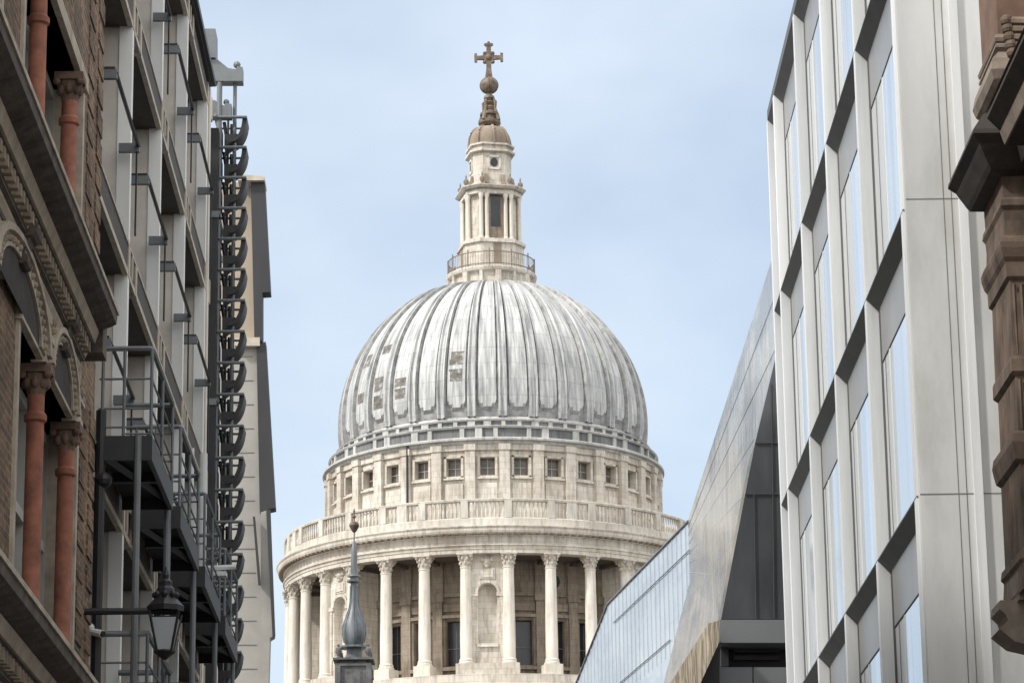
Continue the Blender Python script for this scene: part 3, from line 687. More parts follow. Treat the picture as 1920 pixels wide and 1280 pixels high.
t = MB(); t.lathe([(.72, zs(1237)), (.62, zs(1216)), (1.25, zs(1215)), (1.25, zs(1211.5)), (.7, zs(1210)), (.85, zs(1204)), (.98, zs(1192)), (.99, zs(1180)), (.88, zs(1165)), (.62, zs(1152)), (.44, zs(1141)), (.34, zs(1128)), (.31, zs(1096)), (.3, zs(1093)), (.62, zs(1091)), (.62, zs(1088)), (.33, zs(1087)), (.33, zs(1082)), (.56, zs(1081)), (.52, zs(1078)), (.30, zs(1077)), (.26, zs(1040)), (.16, zs(1016)), (.06, zs(1013))], 16)
for i in range(8):
    a = 2*pi*i/8
    t.tube([(r_*sin(a), -r_*cos(a), zs(y_)) for r_, y_ in ((.86, 1204), (1.0, 1188), (.95, 1172), (.66, 1153), (.46, 1141), (.35, 1127), (.32, 1098))], .05, 5)
t.v = [(x*.88, y*.88, z) for x, y, z in t.v]
t.build('onion_spire', M['lead_spire'], SP, True)
t = MB(); t.lathe([(.05, zs(1018)), (.05, zs(998)), (.16, zs(996)), (.3, zs(990)), (.4, zs(985)), (.34, zs(980)), (.1, zs(977)), (.06, zs(972)), (.16, zs(968)), (.06, zs(964)), (.1, zs(958)), (.02, zs(953))], 10)
t.build('finial', M['gilt'], SP, True)

# ================================================================ ANGULAR GLASS BUILDING (right, behind the white block)
GB = root('glass_building', 'low angular modern glass building with slanted fritted panels and sloping roofline', 'glass building')
TY = 140.0
A = at_y(1290, 975, TY); V = mathutils.Vector
dirF = V((-0.147, 1.0, 0)).normalized(); nF = V((dirF.y, -dirF.x, 0))            # nF points into the block (right)
def onF(px, py, off=0.0):
    d = V(ray(px, py)); o = V((0, 0, EYE)); p0 = V(A)-nF*off; q = (p0-o).dot(nF)/d.dot(nF); return tuple(o+d*q)
Bp, Cp = onF(1139, 1130), onF(1078, 1283)
Dp, Ep = onF(1293, 1090), onF(1243, 1283)
Cl = (Cp[0], Cp[1], 0); 
f = MB(); 
low = onF(1020, 1440); lowE = onF(1205, 1440)
polyF = [A, Bp, Cp, low, lowE, Ep, Dp]
f.extr([tuple(p) for p in polyF], tuple(nF*0.4)); f.build('glass_facade', M['frit_block'], GB)
m = MB()
def clipz(s0):   # top of the facade at distance s along dirF
    return None
LA = V(A)
def s_of(p): return (V(p)-LA).dot(dirF)
sB, sC = s_of(Bp), s_of(Cp)
def topz(s):
    if s <= sB: return A[2]+(Bp[2]-A[2])*s/sB
    return Bp[2]+(Cp[2]-Bp[2])*(s-sB)/(sC-sB)
i = 0; s_ = 0.6
while s_ < sC*1.25:
    p = LA+dirF*s_-nF*.012; zt_ = topz(s_)
    zb_ = low[2]+.5
    if zt_ > zb_: m.box(p.x-.02, p.x+.02, p.y-.012, p.y+.03, zb_, zt_)
    s_ += 1.12
m.build('mullion', M['frit_line'], GB, split=True)
m = MB()
for (p0, p1) in (((1293, 1030), (1150, 1167)), ((1256, 1199), (1158, 1283))):
    a_, b_ = onF(*p0, .06), onF(*p1, .06)
    m.tube([a_, b_], .03, 4)
a_, b_, c_ = onF(1290, 976, .05), onF(1139, 1131, .05), onF(1078, 1284, .05)
m.tube([a_, b_, c_], .05, 5)
m.build('floor_joint', M['grey_panel_light'], GB, split=True)
Nt = at_y(1482, 377, 93.5); 
A2 = A; Nb = (Nt[0]+.3, 93.5, 0); Hm = at_y(1500, 1330, 93.5)
f = MB(); f.extr([A, Dp, Ep, lowE, Hm, Nt], (3, 0, 0)); 
# replaced by separate facets so each stays planar
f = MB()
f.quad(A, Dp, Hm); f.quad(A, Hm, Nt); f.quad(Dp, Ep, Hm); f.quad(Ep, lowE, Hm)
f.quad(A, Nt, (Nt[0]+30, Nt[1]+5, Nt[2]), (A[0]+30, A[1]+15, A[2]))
f.build('slanted_facet', M['frit_side_reflect'], GB)
# glazing joints following the slope of the side facets
m = MB()
for k in range(1, 7):
    q = (k/7)**1.1; a_ = V(A).lerp(V(Dp), q); b_ = V(A).lerp(V(Hm), q) if False else V(Nt).lerp(V(Hm), q*.9)
    m.tube([tuple(a_-V((.012, .01, 0))), tuple(b_-V((.012, .01, 0)))], .008, 4)
m.build('glazing_joint', M['frit_line'], GB, split=True)
# backing mass
f = MB(); f.extr([(A[0]+1.5, A[1]+2, 0), (A[0]+40, A[1]+2, 0), (A[0]+40, A[1]+60, 0), (A[0]-4.5, A[1]+60, 0)], (0, 0, Bp[2]-6)); f.build('core', M['grey_panel'], GB)
# dark panelled wall beside the white block
DW = 62.0
DB = root('dark_wall_building', 'dark grey metal panelled wall wedge between the glass facets and white office block', 'building')
def pw_(px, py, y=DW): return at_y(px, py, y)
f = MB(); f.extr([pw_(1468, 612), pw_(1416, 829), pw_(1352, 1160), pw_(1520, 1160), pw_(1520, 612)], (0, 2.0, 0)); f.build('panel_wall', M['grey_panel'], DB)
f = MB()
for (x0, y0, x1, y1) in ((1417, 830.5, 1500, 830.5), (1397, 926, 1500, 926), (1476, 620, 1487, 1160), (1414, 926, 1418, 1160), (1447, 720, 1452, 1160)):
    a_, b_ = pw_(x0, y0, DW-.03), pw_(x1, y1, DW-.03); f.tube([a_, b_], .016, 4)
f.build('wall_joint', M['joint'], DB, split=True)
def rectp(mb, x0, y0, x1, y1, Y0, dep): mb.extr([pw_(x0, y1, Y0), pw_(x1, y1, Y0), pw_(x1, y0, Y0), pw_(x0, y0, Y0)], (0, dep, 0))
f = MB(); rectp(f, 1349, 1161, 1520, 1204, DW-.25, 2); f.build('sill_band', M['grey_panel_light'], DB)
f = MB(); rectp(f, 1346, 1204, 1520, 1250, DW+.6, 1); f.build('slot_recess', M['joint'], DB)
f = MB(); rectp(f, 1376, 1212, 1462, 1222, DW+.45, .1); rectp(f, 1376, 1228, 1462, 1236, DW+.45, .1); rectp(f, 1352, 1206, 1366, 1248, DW+.3, .3); f.build('slot_louvre', M['steel_dark'], DB, split=True)
f = MB(); rectp(f, 1346, 1250, 1411, 1600, DW-.12, 2); rectp(f, 1413, 1250, 1520, 1600, DW-.12, 2); f.build('lower_panel', M['grey_panel_light'], DB, split=True)
p0 = pw_(1340, 1600); f = MB(); f.box(p0[0], p0[0]+8, DW, DW+2, 0, p0[2]+.2); f.build('base_wall', M['grey_panel'], DB)
f = MB(); f.extr([pw_(1328, 1168, DW-1), pw_(1349, 1162, DW-1), pw_(1350, 1200, DW-1), pw_(1290, 1330, DW-1), pw_(1215, 1345, DW-1)], (0, .5, 0)); 
fb = f.build('slanted_beam', M['frit_low'], DB)
f = MB(); f.extr([pw_(1349, 1196, DW-.4), pw_(1349, 1400, DW-.4), pw_(1240, 1400, DW-.4)], (0, .3, 0)); f.build('shadow_gap_panel', M['joint'], DB)

# ================================================================ WHITE OFFICE BLOCK (right)
WB = root('office_block', 'white aluminium clad office block with dark chamfered floor lines and bluish windows', 'office building', (RF.x0, 0, 0), RF.a)
T0, BAY, TE = 33.97, 3.83, 50.6
LV = [5.45, 8.9, 12.32, 15.74, 19.22]
REC, DROP = 0.155, 0.15
f = MB()
f.box(.62, 14, T0+.1, TE, 0, LV[-1]-.2); f.build('core', M['chamfer'], WB)
fins = [T0+BAY*k for k in range(5)]
# corner return wall facing down the street
f = MB(); f.box(0.02, 13.9, T0-.16, T0+.0, 0, LV[-1]+2.5)
f.build('return_panel', M['metal_panel'], WB)
f = MB()
for px in (1783, 1798):
    w_, z_ = RF.wat(px, 640, T0-.16); f.box(w_-.005, w_+.005, T0-.163, T0-.15, 0, LV[-1]+2.5)
for py in (373, 926, 1480):
    w_, z_ = RF.wat(1740, py, T0-.16); f.box(.02, 1.2 if py != 373 else 1.05, T0-.163, T0-.15, z_-.007, z_+.007)
w_, z_ = RF.wat(1801, 640, T0-.16)
f.build('panel_seam', M['seam'], WB, split=True)
f = MB(); f.box(w_+.06, w_+.16, T0-.22, T0-.13, 0, LV[-1]+2.5); f.build('cover_strip', M['metal_white'], WB)
w_, _z = RF.wat(1864, 640, T0-.3); f = MB(); f.box(w_, 14, T0-.9, T0-.3, 0, LV[-1]+2.5)
f = MB()
for li, zf in enumerate(LV):                # dark sloping soffit under every overhanging floor
    f.extr([(0, T0, zf), (REC, T0, zf-DROP), (REC+.35, T0, zf-DROP), (REC+.35, T0, zf+.1), (0, T0, zf+.02)], (0, TE-T0, 0))
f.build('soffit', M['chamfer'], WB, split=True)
f = MB(); f.box(0, 14, T0-.16, TE, LV[-1]+.02, LV[-1]+.16); f.build('roof_edge', M['chamfer'], WB)
def win_unit(t0, t1, zb_, zt_, k, li):
    """one bay of one floor: white fin, grey spandrel, blue pane and pale blind half"""
    fi = MB()
    fi.extr([(0, t0, zb_+.02), (REC+.02, t0, zb_+.02), (REC+.02, t0, zt_-DROP), (0, t0, zt_)], (0, .20, 0))
    fo = fi.build('fin', M['metal_white'], WB)
    wi = MB(); wi.box(REC-.001, REC+.05, t0+.24, t1, zb_+.02, zb_+.1); wi.box(REC-.001, REC+.05, t0+.26, t0+.32, zb_+.1, zt_-.87)
    tm = t0+.2+(t1-t0-.2)*(.62+.07*((k*3+li) % 3))
    wi.box(REC-.001, REC+.05, tm-.03, tm+.03, zb_+.1, zt_-.87)
    wo = wi.build('window', M['metal_white'], WB)
    q = MB(); q.box(REC+.002, REC+.08, t0+.19, t0+.245, zb_+.03, zt_-DROP); q.build('gasket', M['joint'], wo)
    q = MB(); q.box(REC+.0, REC+.06, t0+.22, t1, zt_-.86, zt_-DROP+.03); q.build('spandrel', M['spandrel'], wo)
    q = MB(); q.box(REC+.004, REC+.07, t0+.22, tm, zb_+.05, zt_-.89); q.build('pane', M['glass_blue'], wo)
    q = MB(); q.box(REC+.006, REC+.07, tm, t1, zb_+.05, zt_-.89); q.build('blind', M['blind'], wo)
    wm = MB(); tq = tm+(t1-tm)*.5; wm.box(REC+.001, REC+.05, tq-.02, tq+.02, zb_+.1, zt_-.89); wm.build('mullion', M['steel'], wo)
    q = MB(); q.box(REC-.001, REC+.05, t1-.17, t1-.002, zb_+.1, zt_-DROP); q.build('shadow_gap', M['gap'], wo)
    q = MB(); q.box(REC-.002, REC+.04, t0+.2, t1-.18, zt_-.885, zt_-.862); q.build('transom', M['joint'], wo)
zz = [2.0]+LV
for li in range(1, len(LV)):
    for k, t0 in enumerate(fins):
        t1 = min(t0+BAY, TE)
        if t1-t0 > .5: win_unit(t0, t1, LV[li-1], LV[li], k, li)
f = MB(); f.box(.05, .6, T0, TE, 0, LV[0]-.2); f.build('ground_floor', M['metal_panel'], WB)
f = MB(); f.box(0, .6, TE, TE+.2, 0, LV[-1]); f.build('end_fin', M['metal_white'], WB)

# ================================================================ BROWN CLASSICAL BUILDING (right edge)
BB = root('sandstone_building', 'dark brown ornate stone building with fluted pilaster and near-black cornice at right', 'building', (RF.x0, 0, 0), RF.a)
TP, PT0, FACE = 28.2, 27.62, 0.30
def sweep_rect(mb, prof, t0=PT0, t1=TP, face=FACE, inner=1.6):
    """profile (projection, z) from top to bottom carried round the near side, street side and far side with mitred corners"""
    rings = []
    for o, z in prof: rings.append([(inner, t0-o, z), (face-o, t0-o, z), (face-o, t1+o, z), (inner, t1+o, z)])
    vs = [p for g_ in rings for p in g_]; fs = []
    for a in range(len(rings)-1):
        for k in range(3): fs.append((a*4+k, a*4+k+1, (a+1)*4+k+1, (a+1)*4+k))
    fs.append((0, 1, 2, 3)); e_ = (len(rings)-1)*4; fs.append((e_+3, e_+2, e_+1, e_)); mb.add(vs, fs)
def prj(px, py): w_, z_ = RF.wat(px, py, TP+.15); return (FACE-w_, z_)
def sw(name, pts, mat): 
    f = MB(); sweep_rect(f, [prj(x, y) for x, y in pts]); return f.build(name, mat, BB)
zt_ = 16.5
p_ = prj(1844, 128)
f = MB(); sweep_rect(f, [(p_[0], zt_), p_]); f.build('upper_shaft', M['brown_red'], BB)
sw('shaft_base', [(1844, 128), (1838, 131), (1836, 137), (1838, 143), (1842, 145), (1838, 149), (1838, 154), (1846, 158), (1832, 176), (1828, 198), (1834, 214), (1846, 226), (1850, 240), (1850, 286)], M['brown_pale'])
sw('cornice', [(1840, 284), (1812, 286), (1808, 291), (1789, 322), (1788, 330), (1802, 344), (1806, 352), (1812, 362), (1820, 376), (1826, 384), (1846, 390)], M['brown_dark'])
sw('capital', [(1848, 388), (1851, 428), (1847, 433), (1846, 444), (1851, 452), (1853, 470), (1853, 498), (1847, 503), (1844, 512), (1845, 522), (1850, 538), (1855, 546), (1857, 572), (1862, 577)], M['brown_stone'])
sw('pilaster_shaft', [(1863, 576), (1869, 717)], M['brown_stone'])
sw('shaft_band', [(1866, 716), (1865, 722), (1866, 744), (1873, 751)], M['brown_stone'])
sw('pilaster_shaft', [(1874, 750), (1879, 853)], M['brown_stone'])
sw('shaft_band', [(1872, 852), (1867, 858), (1865, 874), (1868, 888), (1872, 904), (1879, 910)], M['brown_stone'])
sw('pilaster_shaft', [(1880, 908), (1888, 1066)], M['brown_stone'])
sw('base_moulding', [(1886, 1064), (1882, 1069), (1881, 1084), (1886, 1090), (1886, 1096), (1885, 1140)], M['brown_stone'])
for (x, y0, y1) in ((1866, 585, 712), (1876, 757, 848), (1884, 914, 1060)):
    o0 = (prj(x, y0)[0]+prj(x+3, y1)[0])/2; za_, zb_ = prj(x, y0)[1], prj(x, y1)[1]
    f = MB()
    for j in range(6):          # raised fillets between the flutes, on the near face
        w_ = FACE-o0+.035+.072*j; f.tube([(w_, PT0-o0+.004, zb_), (w_, PT0-o0+.004, za_)], .020, 6)
    for j in range(5):
        t_ = PT0+.05+.12*j; f.tube([(FACE-o0+.004, t_, zb_), (FACE-o0+.004, t_, za_)], .022, 6)
    f.build('flute_rib', M['brown_stone'], BB, split=True)
    f = MB()
    for j in range(5):
        w_ = FACE-o0+.071+.072*j; f.box(w_-.012, w_+.012, PT0-o0-.004, PT0-o0+.02, zb_+.05, za_-.03)
    f.build('flute', M['brown_dark'], BB, split=True)
# cornice running on towards the street end, stepped back from the pier, and carved blocks under it
cz0, cz1 = prj(1812, 286)[1], prj(1826, 384)[1]
f = MB(); f.prof_y([(1.5, cz0+.03), (.12, cz0+.02), (.02, cz0-.12), (.01, cz0-.17), (.12, cz0-.25), (.2, cz1+.05), (.3, cz1), (1.5, cz1-.02)], 18, PT0-.2); f.build('cornice', M['brown_dark'], BB)
w_, z_ = RF.wat(1884, 164, 26.2)
f = MB(); f.prof_y([(1.5, z_+.10), (w_, z_+.06), (w_-.10, z_-.10), (w_-.11, z_-.16), (w_+.02, z_-.30), (w_+.06, z_-.42), (1.5, z_-.5)], 18, 26.6); f.build('upper_cornice', M['brown_dark'], BB)
f = MB(); f.prof_y([(w_-.02, z_+.05), (w_-.105, z_-.09), (w_-.118, z_-.09), (w_-.035, z_+.06)], 18, 26.62); f.prof_y([(w_+.02, z_-.29), (w_-.0, z_-.27), (w_+.04, z_-.41), (w_+.06, z_-.41)], 18, 26.62); f.build('upper_moulding', M['brown_pale'], BB, split=True)
f = MB()
for k in range(5):
    w2_, z2_ = RF.wat(1893-k*3, 100-k*15, 25.6); f.sphere((w2_+.03, 25.6, z2_), .06, 6)
    f.tube([(w2_+.2, 25.3, z2_-.12), (w2_+.06, 25.65, z2_+.02)], .04, 7)
f.build('carved_bracket', M['brown_stone'], BB)
# base: pale corbel stones and the dark arch beneath
f = MB()
w_, z1_ = RF.wat(1888, 1096, TP+.0); w2, z2_ = RF.wat(1860, 1146, TP); _, z3_ = RF.wat(1860, 1195, TP)
f.box(w_, 1.6, PT0-.05, TP+.02, z2_, z1_+.01); f.build('base_block', M['brown_pale'], BB)
f = MB(); f.prof_y([(.5, z2_+.03), (w2, z2_+.02), (w2-.01, z2_-.06), (w2+.05, z2_-.12), (w2+.06, z3_+.08), (w2-.02, z3_), (w2+.12, z3_-.12), (.5, z3_-.25)], TP-.5, TP+.03); f.build('corbel', M['brown_pale'], BB)
f = MB(); w_, z4_ = RF.wat(1925, 1110, 26.0)
f.box(.30, 1.0, 20, TP-.02, 0, z3_-.1)
n_ = 12; ao = [(PT0-1.75+1.75*cos(pi/2*k/n_), z3_-.05+1.75*sin(pi/2*k/n_)) for k in range(n_+1)]; ai = [(PT0-1.75+1.45*cos(pi/2*k/n_), z3_-.05+1.45*sin(pi/2*k/n_)) for k in range(n_+1)]
for k in range(n_): f.extr([(.34, *ao[k]), (.34, *ao[k+1]), (.34, *ai[k+1]), (.34, *ai[k])], (1.0, 0, 0))
f.build('shadowed_arch', M['brown_dark'], BB)
f = MB(); f.box(.75, 8, 18, TP-.1, 0, 16.4); f.build('wall', M['brown_stone'], BB)

# ================================================================ BRICK BUILDING (left edge)
KB = root('brick_building', 'sooty Victorian brick building with red terracotta columns and heavy stone cornices', 'brick building', (LF.x0, 0, 0), LF.a)
BE = 30.75
op = [(24.95, 29.2, 6.25, 8.62), (24.7, 29.0, 9.95, 12.14), (19.4, 23.4, 6.25, 8.62), (19.4, 23.4, 9.95, 12.75)]
f = MB(); wall_open(f, 15, BE, 0, 17.5, op, lambda t, z, d: (-d, t, z), .55)
f.quad((0, BE, 0), (-9, BE, 0), (-9, BE, 17.5), (0, BE, 17.5)); f.quad((0, 15, 0), (-9, 15, 0), (-9, 15, 17.5), (0, 15, 17.5)); f.quad((0, 15, 17.5), (0, BE, 17.5), (-9, BE, 17.5), (-9, 15, 17.5)); f.box(-9, -.3, 15, 20, 17.5, 18.5)
f.build('brick_wall', M['brick'], KB)
f = MB()
for z in [6.0+.32*i for i in range(10)]+[9.95+.32*i for i in range(12)]:
    f.box(-.05, .014, 29.5, 30.0, z, z+.22); f.box(-.05, .016, 30.3, BE+.012, z+.04, z+.26)
f.build('quoin', M['brick'], KB, split=True)
def column_at(px, py, z0, z1, w=-.02, r=.082):
    t, _ = LF.at(px, py, w)
    c = MB(); c.lathe([(r*1.25, z0), (r*1.25, z0+.1), (r, z0+.16), (r*.97, z1-.5), (r*1.25, z1-.48), (r*1.25, z1-.43), (r*.95, z1-.4), (r*.95, z1-.22)], 16, (w, t))
    o = c.build('terracotta_column', M['terracotta'], KB, True)
    k = MB(); k.lathe([(r*.95, z1-.25), (r*1.15, z1-.18), (r*1.6, z1-.06)], 12, (w, t)); k.box(w-r*1.7, w+r*1.75, t-r*1.75, t+r*1.75, z1-.055, z1+.02)
    for j in range(8):
        a = j*pi/4; k.sphere((w+r*1.2*sin(a), t+r*1.2*cos(a), z1-.14), .036, 5, 1.5)
    for sx_, sy_ in ((1, 1), (1, -1), (-1, -1)): k.sphere((w+sx_*r*1.4, t+sy_*r*1.4, z1-.075), .04, 6)
    k.build('capital', M['capital_stone'], o)
    return t
tA = column_at(63, 900, 6.3, 8.58); tB = column_at(120, 1000, 6.3, 8.58)
tC = column_at(70, 110, 9.98, 12.15); tD = column_at(128, 280, 9.98, 12.0)
for t_, z0, z1 in ((20.3, 6.3, 8.58), (22.6, 6.3, 8.58), (22.4, 9.98, 12.1)):
    w = -.02; 
    src = next(o for o in COL.objects if o.name == 'terracotta_column'); copy_part(src, KB, location=(0, t_-tA, z0-6.3))
for (t0, t1, z0, z1) in op:
    f = MB(); n_ = 3 if t1-t0 > 4 else 3
    for k in range(n_+1):
        tt = t0+(t1-t0)*k/n_; f.box(-.42, -.26, tt-.07, tt+.07, z0, z1)
    for zz_ in (z0+.05, z0+(z1-z0)*.52, z1-.06): f.box(-.41, -.27, t0, t1, zz_-.05, zz_+.05)
    o = f.build('window', M['win_frame'], KB)
    f = MB(); f.box(-.40, -.36, t0, t1, z0, z1); f.build('pane', M['glass_grey'], o)
    f = MB(); f.box(-.55, -.5, t0, t1, z0, z1); f.build('interior_blind', M['old_stone_dark'], o)
f = MB()          # pale stone edges of the openings
for (t0, t1, z0, z1) in op:
    for tt in (t0, t1): f.box(-.3, .03, tt-.06, tt+.06, z0, z1)
    f.box(-.3, .06, t0-.1, t1+.1, z1, z1+.16); f.box(-.2, .10, t0-.05, t1+.05, z0-.14, z0)
f.build('window_surround', M['old_stone_pale'], KB)
def cornice(zt, name, w=.43):
    f = MB(); z = zt
    f.prof_y([(-.02, z+.34), (w-.03, z+.20), (w+.01, z+.17), (w, z+.03), (w-.06, z), (.24, z-.04), (.20, z-.16), (.15, z-.20), (.13, z-.32), (.07, z-.36), (.06, z-.5), (-.02, z-.52)], 15, 28.75)
    o = f.build(name, M['old_stone_dark'], KB)
    g = MB()
    g.prof_y([(w-.02, z+.172), (w+.022, z+.172), (w+.022, z+.125), (w-.02, z+.125)], 15, 28.77)
    g.prof_y([(.23, z-.05), (.262, z-.05), (.225, z-.16), (.19, z-.16)], 15, 28.77)
    g.prof_y([(.12, z-.33), (.155, z-.25), (.16, z-.22), (.12, z-.22)], 15, 28.77)
    g.prof_y([(.04, z-.50), (.09, z-.40), (.09, z-.37), (.04, z-.37)], 15, 28.77)
    g.build('moulding', M['old_stone_pale'], o)
    d = MB(); t = 15.2
    while t < 28.6: d.box(.06, .2, t, t+.09, z-.30, z-.2); t += .19
    d.build('dentil_course', M['old_stone'], o)['kind'] = 'stuff'
    return o
cornice(9.60, 'stone_cornice'); cornice(5.77, 'stone_cornice')
# frieze with consoles over each column
f = MB(); f.box(-.02, .05, 15, 28.9, 8.78, 9.12); f.build('frieze', M['old_stone'], KB)
def springer(t, z0=8.60):
    b_ = MB(); b_.box(-.05, .09, t-.20, t+.24, z0, z0+.24); b_.box(-.05, .12, t-.24, t+.28, z0+.22, z0+.265); o = b_.build('springer_block', M['old_stone_pale'], KB)
    d = MB()
    for y_, z_, r_ in ((.30, .40, .06), (.38, .34, .055), (.33, .50, .05), (-.28, .42, .055), (-.36, .36, .05)): d.sphere((.06, t+y_, z0+z_), r_, 5)
    d.build('carved_leaf', M['old_stone'], o, split=True)
def arch(ta, tb, z0=8.66):
    """flat round-headed hood over one window bay with a flat near-black tympanum plate and a scrolled keystone"""
    c_, hx = (ta+tb)/2, (tb-ta)/2-.16; n = 16; rz = .50
    el = lambda k_, q: (c_+hx*k_*cos(q), z0+rz*k_*sin(q))
    qs = [pi*i/n for i in range(n+1)]
    f = MB()
    for a_, b_ in zip(qs, qs[1:]):
        p = [el(1.0, a_), el(1.0, b_), el(.80, b_), el(.80, a_)]
        f.extr([(-.03, *q) for q in p], (.115, 0, 0))
        p = [el(1.10, a_), el(1.10, b_), el(1.0, b_), el(1.0, a_)]
        f.extr([(-.03, *q) for q in p], (.155, 0, 0))
    o = f.build('window_hood', M['old_stone_pale'], KB)
    f = MB(); f.extr([(.054, *el(.82, q)) for q in qs], (.008, 0, 0)); f.build('tympanum', M['brown_dark'], o)
    f = MB()
    for q in [pi*(i+.5)/22 for i in range(22)]:
        y_, z_ = el(.90, q); f.sphere((.088, y_, z_), .032, 4)
    f.build('beading', M['old_stone'], o, split=True)
    f = MB(); f.prof_y([(-.02, z0+rz*.72), (.10, z0+rz*.72), (.115, z0+rz), (.17, z0+rz+.16), (.17, z0+rz+.24), (-.02, z0+rz+.26)], c_-.13, c_+.13)
    f.tube([(.13, c_-.17, z0+rz+.17), (.13, c_+.17, z0+rz+.17)], .085, 12); f.tube([(.085, c_-.15, z0+rz*.80), (.085, c_+.15, z0+rz*.80)], .05, 10); f.build('keystone', M['old_stone_dark'], o)
for t_ in (tA, tB, 20.3, 22.7): springer(t_)
arch(22.95, tA-.02); arch(tA+.02, tB-.02); arch(20.4, 22.6)
f = MB()           # pale panels and little spandrel carving between the consoles
for t_ in (tA, tB, 22.6):
    f.box(-.02, .07, t_-.30, t_+.34, 9.06, 9.34)
f.build('frieze_panel', M['old_stone_pale'], KB, split=True)
f = MB(); f.box(-.02, .06, 23.7, 23.95, 8.7, 10.2); f.box(-.02, .05, 24.3, 24.55, 8.75, 9.4); f.build('stone_strip', M['old_stone_pale'], KB, split=True)
# small ledge stones at the lower corner
f = MB(); f.box(-.02, .30, 28.75, 29.15, 5.55, 5.85); f.box(-.02, .30, 28.75, 29.1, 9.35, 9.7); f.build('cornice_stop', M['old_stone_dark'], KB, split=True)

# ================================================================ STONE AND GLASS LOGGIA BUILDING (left)
LB = root('loggia_building', 'pale stone office building with deep recessed loggias, brown soffits and steel handrails', 'building', (LF.x0, 0, 0), LF.a)
FT = [30.05+3.7*k for k in range(5)]; FE = 45.1
SOF = [5.55, 8.58, 11.6, 14.65, 17.66]
f = MB(); f.box(-9, -1.0, 30.9, FE, 0, 18.2); f.build('core', M['panel_stone'], LB)
f = MB(); f.box(-9, .02, FE-.02, FE+.25, 0, 18.0); f.build('end_wall', M['panel_stone'], LB)
for i, z in enumerate(SOF):                  # floor slabs
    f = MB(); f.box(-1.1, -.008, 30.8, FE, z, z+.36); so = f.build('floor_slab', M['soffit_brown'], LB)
    f = MB(); f.box(-.06, .0, 30.8, FE, z-.012, z+.06); f.box(-.06, .006, 30.8, FE, z+.355, z+.385); f.build('edge_lip', M['nose_stone'], so)
    f = MB()
    for t_ in FT[1:]:
        f.box(-.6, .010, t_+.0, t_+.16, z-.02, z+.355); f.box(-.3, .008, t_+.42, t_+.50, z+.06, z+.355); f.box(-.6, .010, t_+.82, t_+.95, z-.02, z+.355)
    f.build('nose_block', M['nose_stone'], so, split=True)
for k, t_ in enumerate(FT):                  # cross walls: beige inside, white outer edge
    for i, z in enumerate([2.5]+SOF[:-1]):
        top = ([5.55]+SOF[1:])[i]
        if t_ < 30.5: continue
        f = MB(); f.box(-1.05, -.155, t_, t_+.16, z+.42, top); o = f.build('cross_wall', M['panel_stone'], LB)
        f = MB(); f.box(-.155, .0, t_-.02, t_+.14, z+.42, top); f.build('white_edge', M['panel_white'], o)
        f = MB(); f.box(-.16, -.05, t_+.14, t_+.20, z+.42, top-.2); f.build('dark_trim', M['steel_dark'], o)
for i, z in enumerate(SOF[:-1]):             # glazing set back in every loggia
    f = MB()
    for k, t_ in enumerate(FT):
        f.box(-.98, -.94, t_+.2, min(t_+3.7, FE), z+.42, SOF[i+1])
    f.build('loggia_glazing', M['glass_grey'], LB)
def handrail(t0, t1, z, w=.10, name='handrail'):
    f = MB(); f.tube([(w, t0, z), (w, t1, z)], .022, 6)
    f.box(w-.22, w+.02, t0-.03, t0+.04, z-.085, z+.02); f.box(w-.22, w+.02, t1-.04, t1+.03, z-.085, z+.02)
    o = f.build(name, M['steel'], LB)
    f = MB(); f.box(w-.26, w-.0, t0-.035, t0+.02, z+.02, z+.045); f.tube([(w+.012, t0, z-.015), (w+.012, t1, z-.015)], .018, 5); f.box(w-.02, w+.0, t1-.03, t1+.01, z-1.1, z-.05); f.build('rail_trim', M['iron'], o)
for i, z in enumerate(SOF[:-1]):
    for k, t_ in enumerate(FT):
        if z > 8.0: 
            t0 = max(t_+1.05, 31.0); handrail(t0, t_+3.55, z+1.52)
f = MB(); f.box(-9, .10, 30.8, FE+.1, 18.02, 18.12); f.box(-.2, .05, 30.8, FE, 17.98, 18.02); f.build('parapet', M['steel_dark'], LB)
# projecting steel balconies low down with posts and rails
WO = .57
for k, (t0, t1) in enumerate(((30.95, 33.45), (34.5, 37.15), (38.2, 40.9), (41.9, 44.4))):
    z = 8.92
    f = MB(); f.box(0.02, WO, t0, t1, z-.02, z+.06); pb_ = f.build('balcony', M['joint'], LB)
    f = MB(); f.box(0.02, WO+.02, t0-.04, t0, z-.16, z+.10); f.box(WO-.03, WO+.02, t0, t1, z-.16, z+.1); f.box(.02, WO, t1-.04, t1, z-.16, z+.1)
    f.tube([(.04, t0+.1, z-.06), (WO-.04, t1-.1, z-.06)], .05, 4); f.box(.05, WO-.03, (t0+t1)/2-.05, (t0+t1)/2+.05, z-.12, z-.02); f.build('balcony_frame', M['steel_dark'], pb_)
    f = MB()
    for zz_, rr in ((z+1.05, .028), (z+.72, .012), (z+.40, .012), (z+.2, .012)):
        f.tube([(0.02, t0, zz_), (WO-.02, t0, zz_), (WO, t0+.05, zz_), (WO, t1-.05, zz_), (WO-.02, t1, zz_), (.02, t1, zz_)], rr, 6)
    for (w_, t_) in ((WO, t0), (WO, t1), (WO*.5, t0), (WO, (t0+t1)/2), (.06, t0)): f.tube([(w_, t_, z+.05), (w_, t_, z+1.05)], .02, 6)
    f.build('balcony_railing', M['steel'], pb_)
    f = MB(); f.tube([(WO*.78, t0-.05, 2.5), (WO*.78, t0-.05, z+.1)], .036, 8); f.tube([(WO*.9, t1+.1, 2.5), (WO*.9, t1+.1, z+.1)], .032, 8); f.build('balcony_post', M['steel'], pb_, split=True)
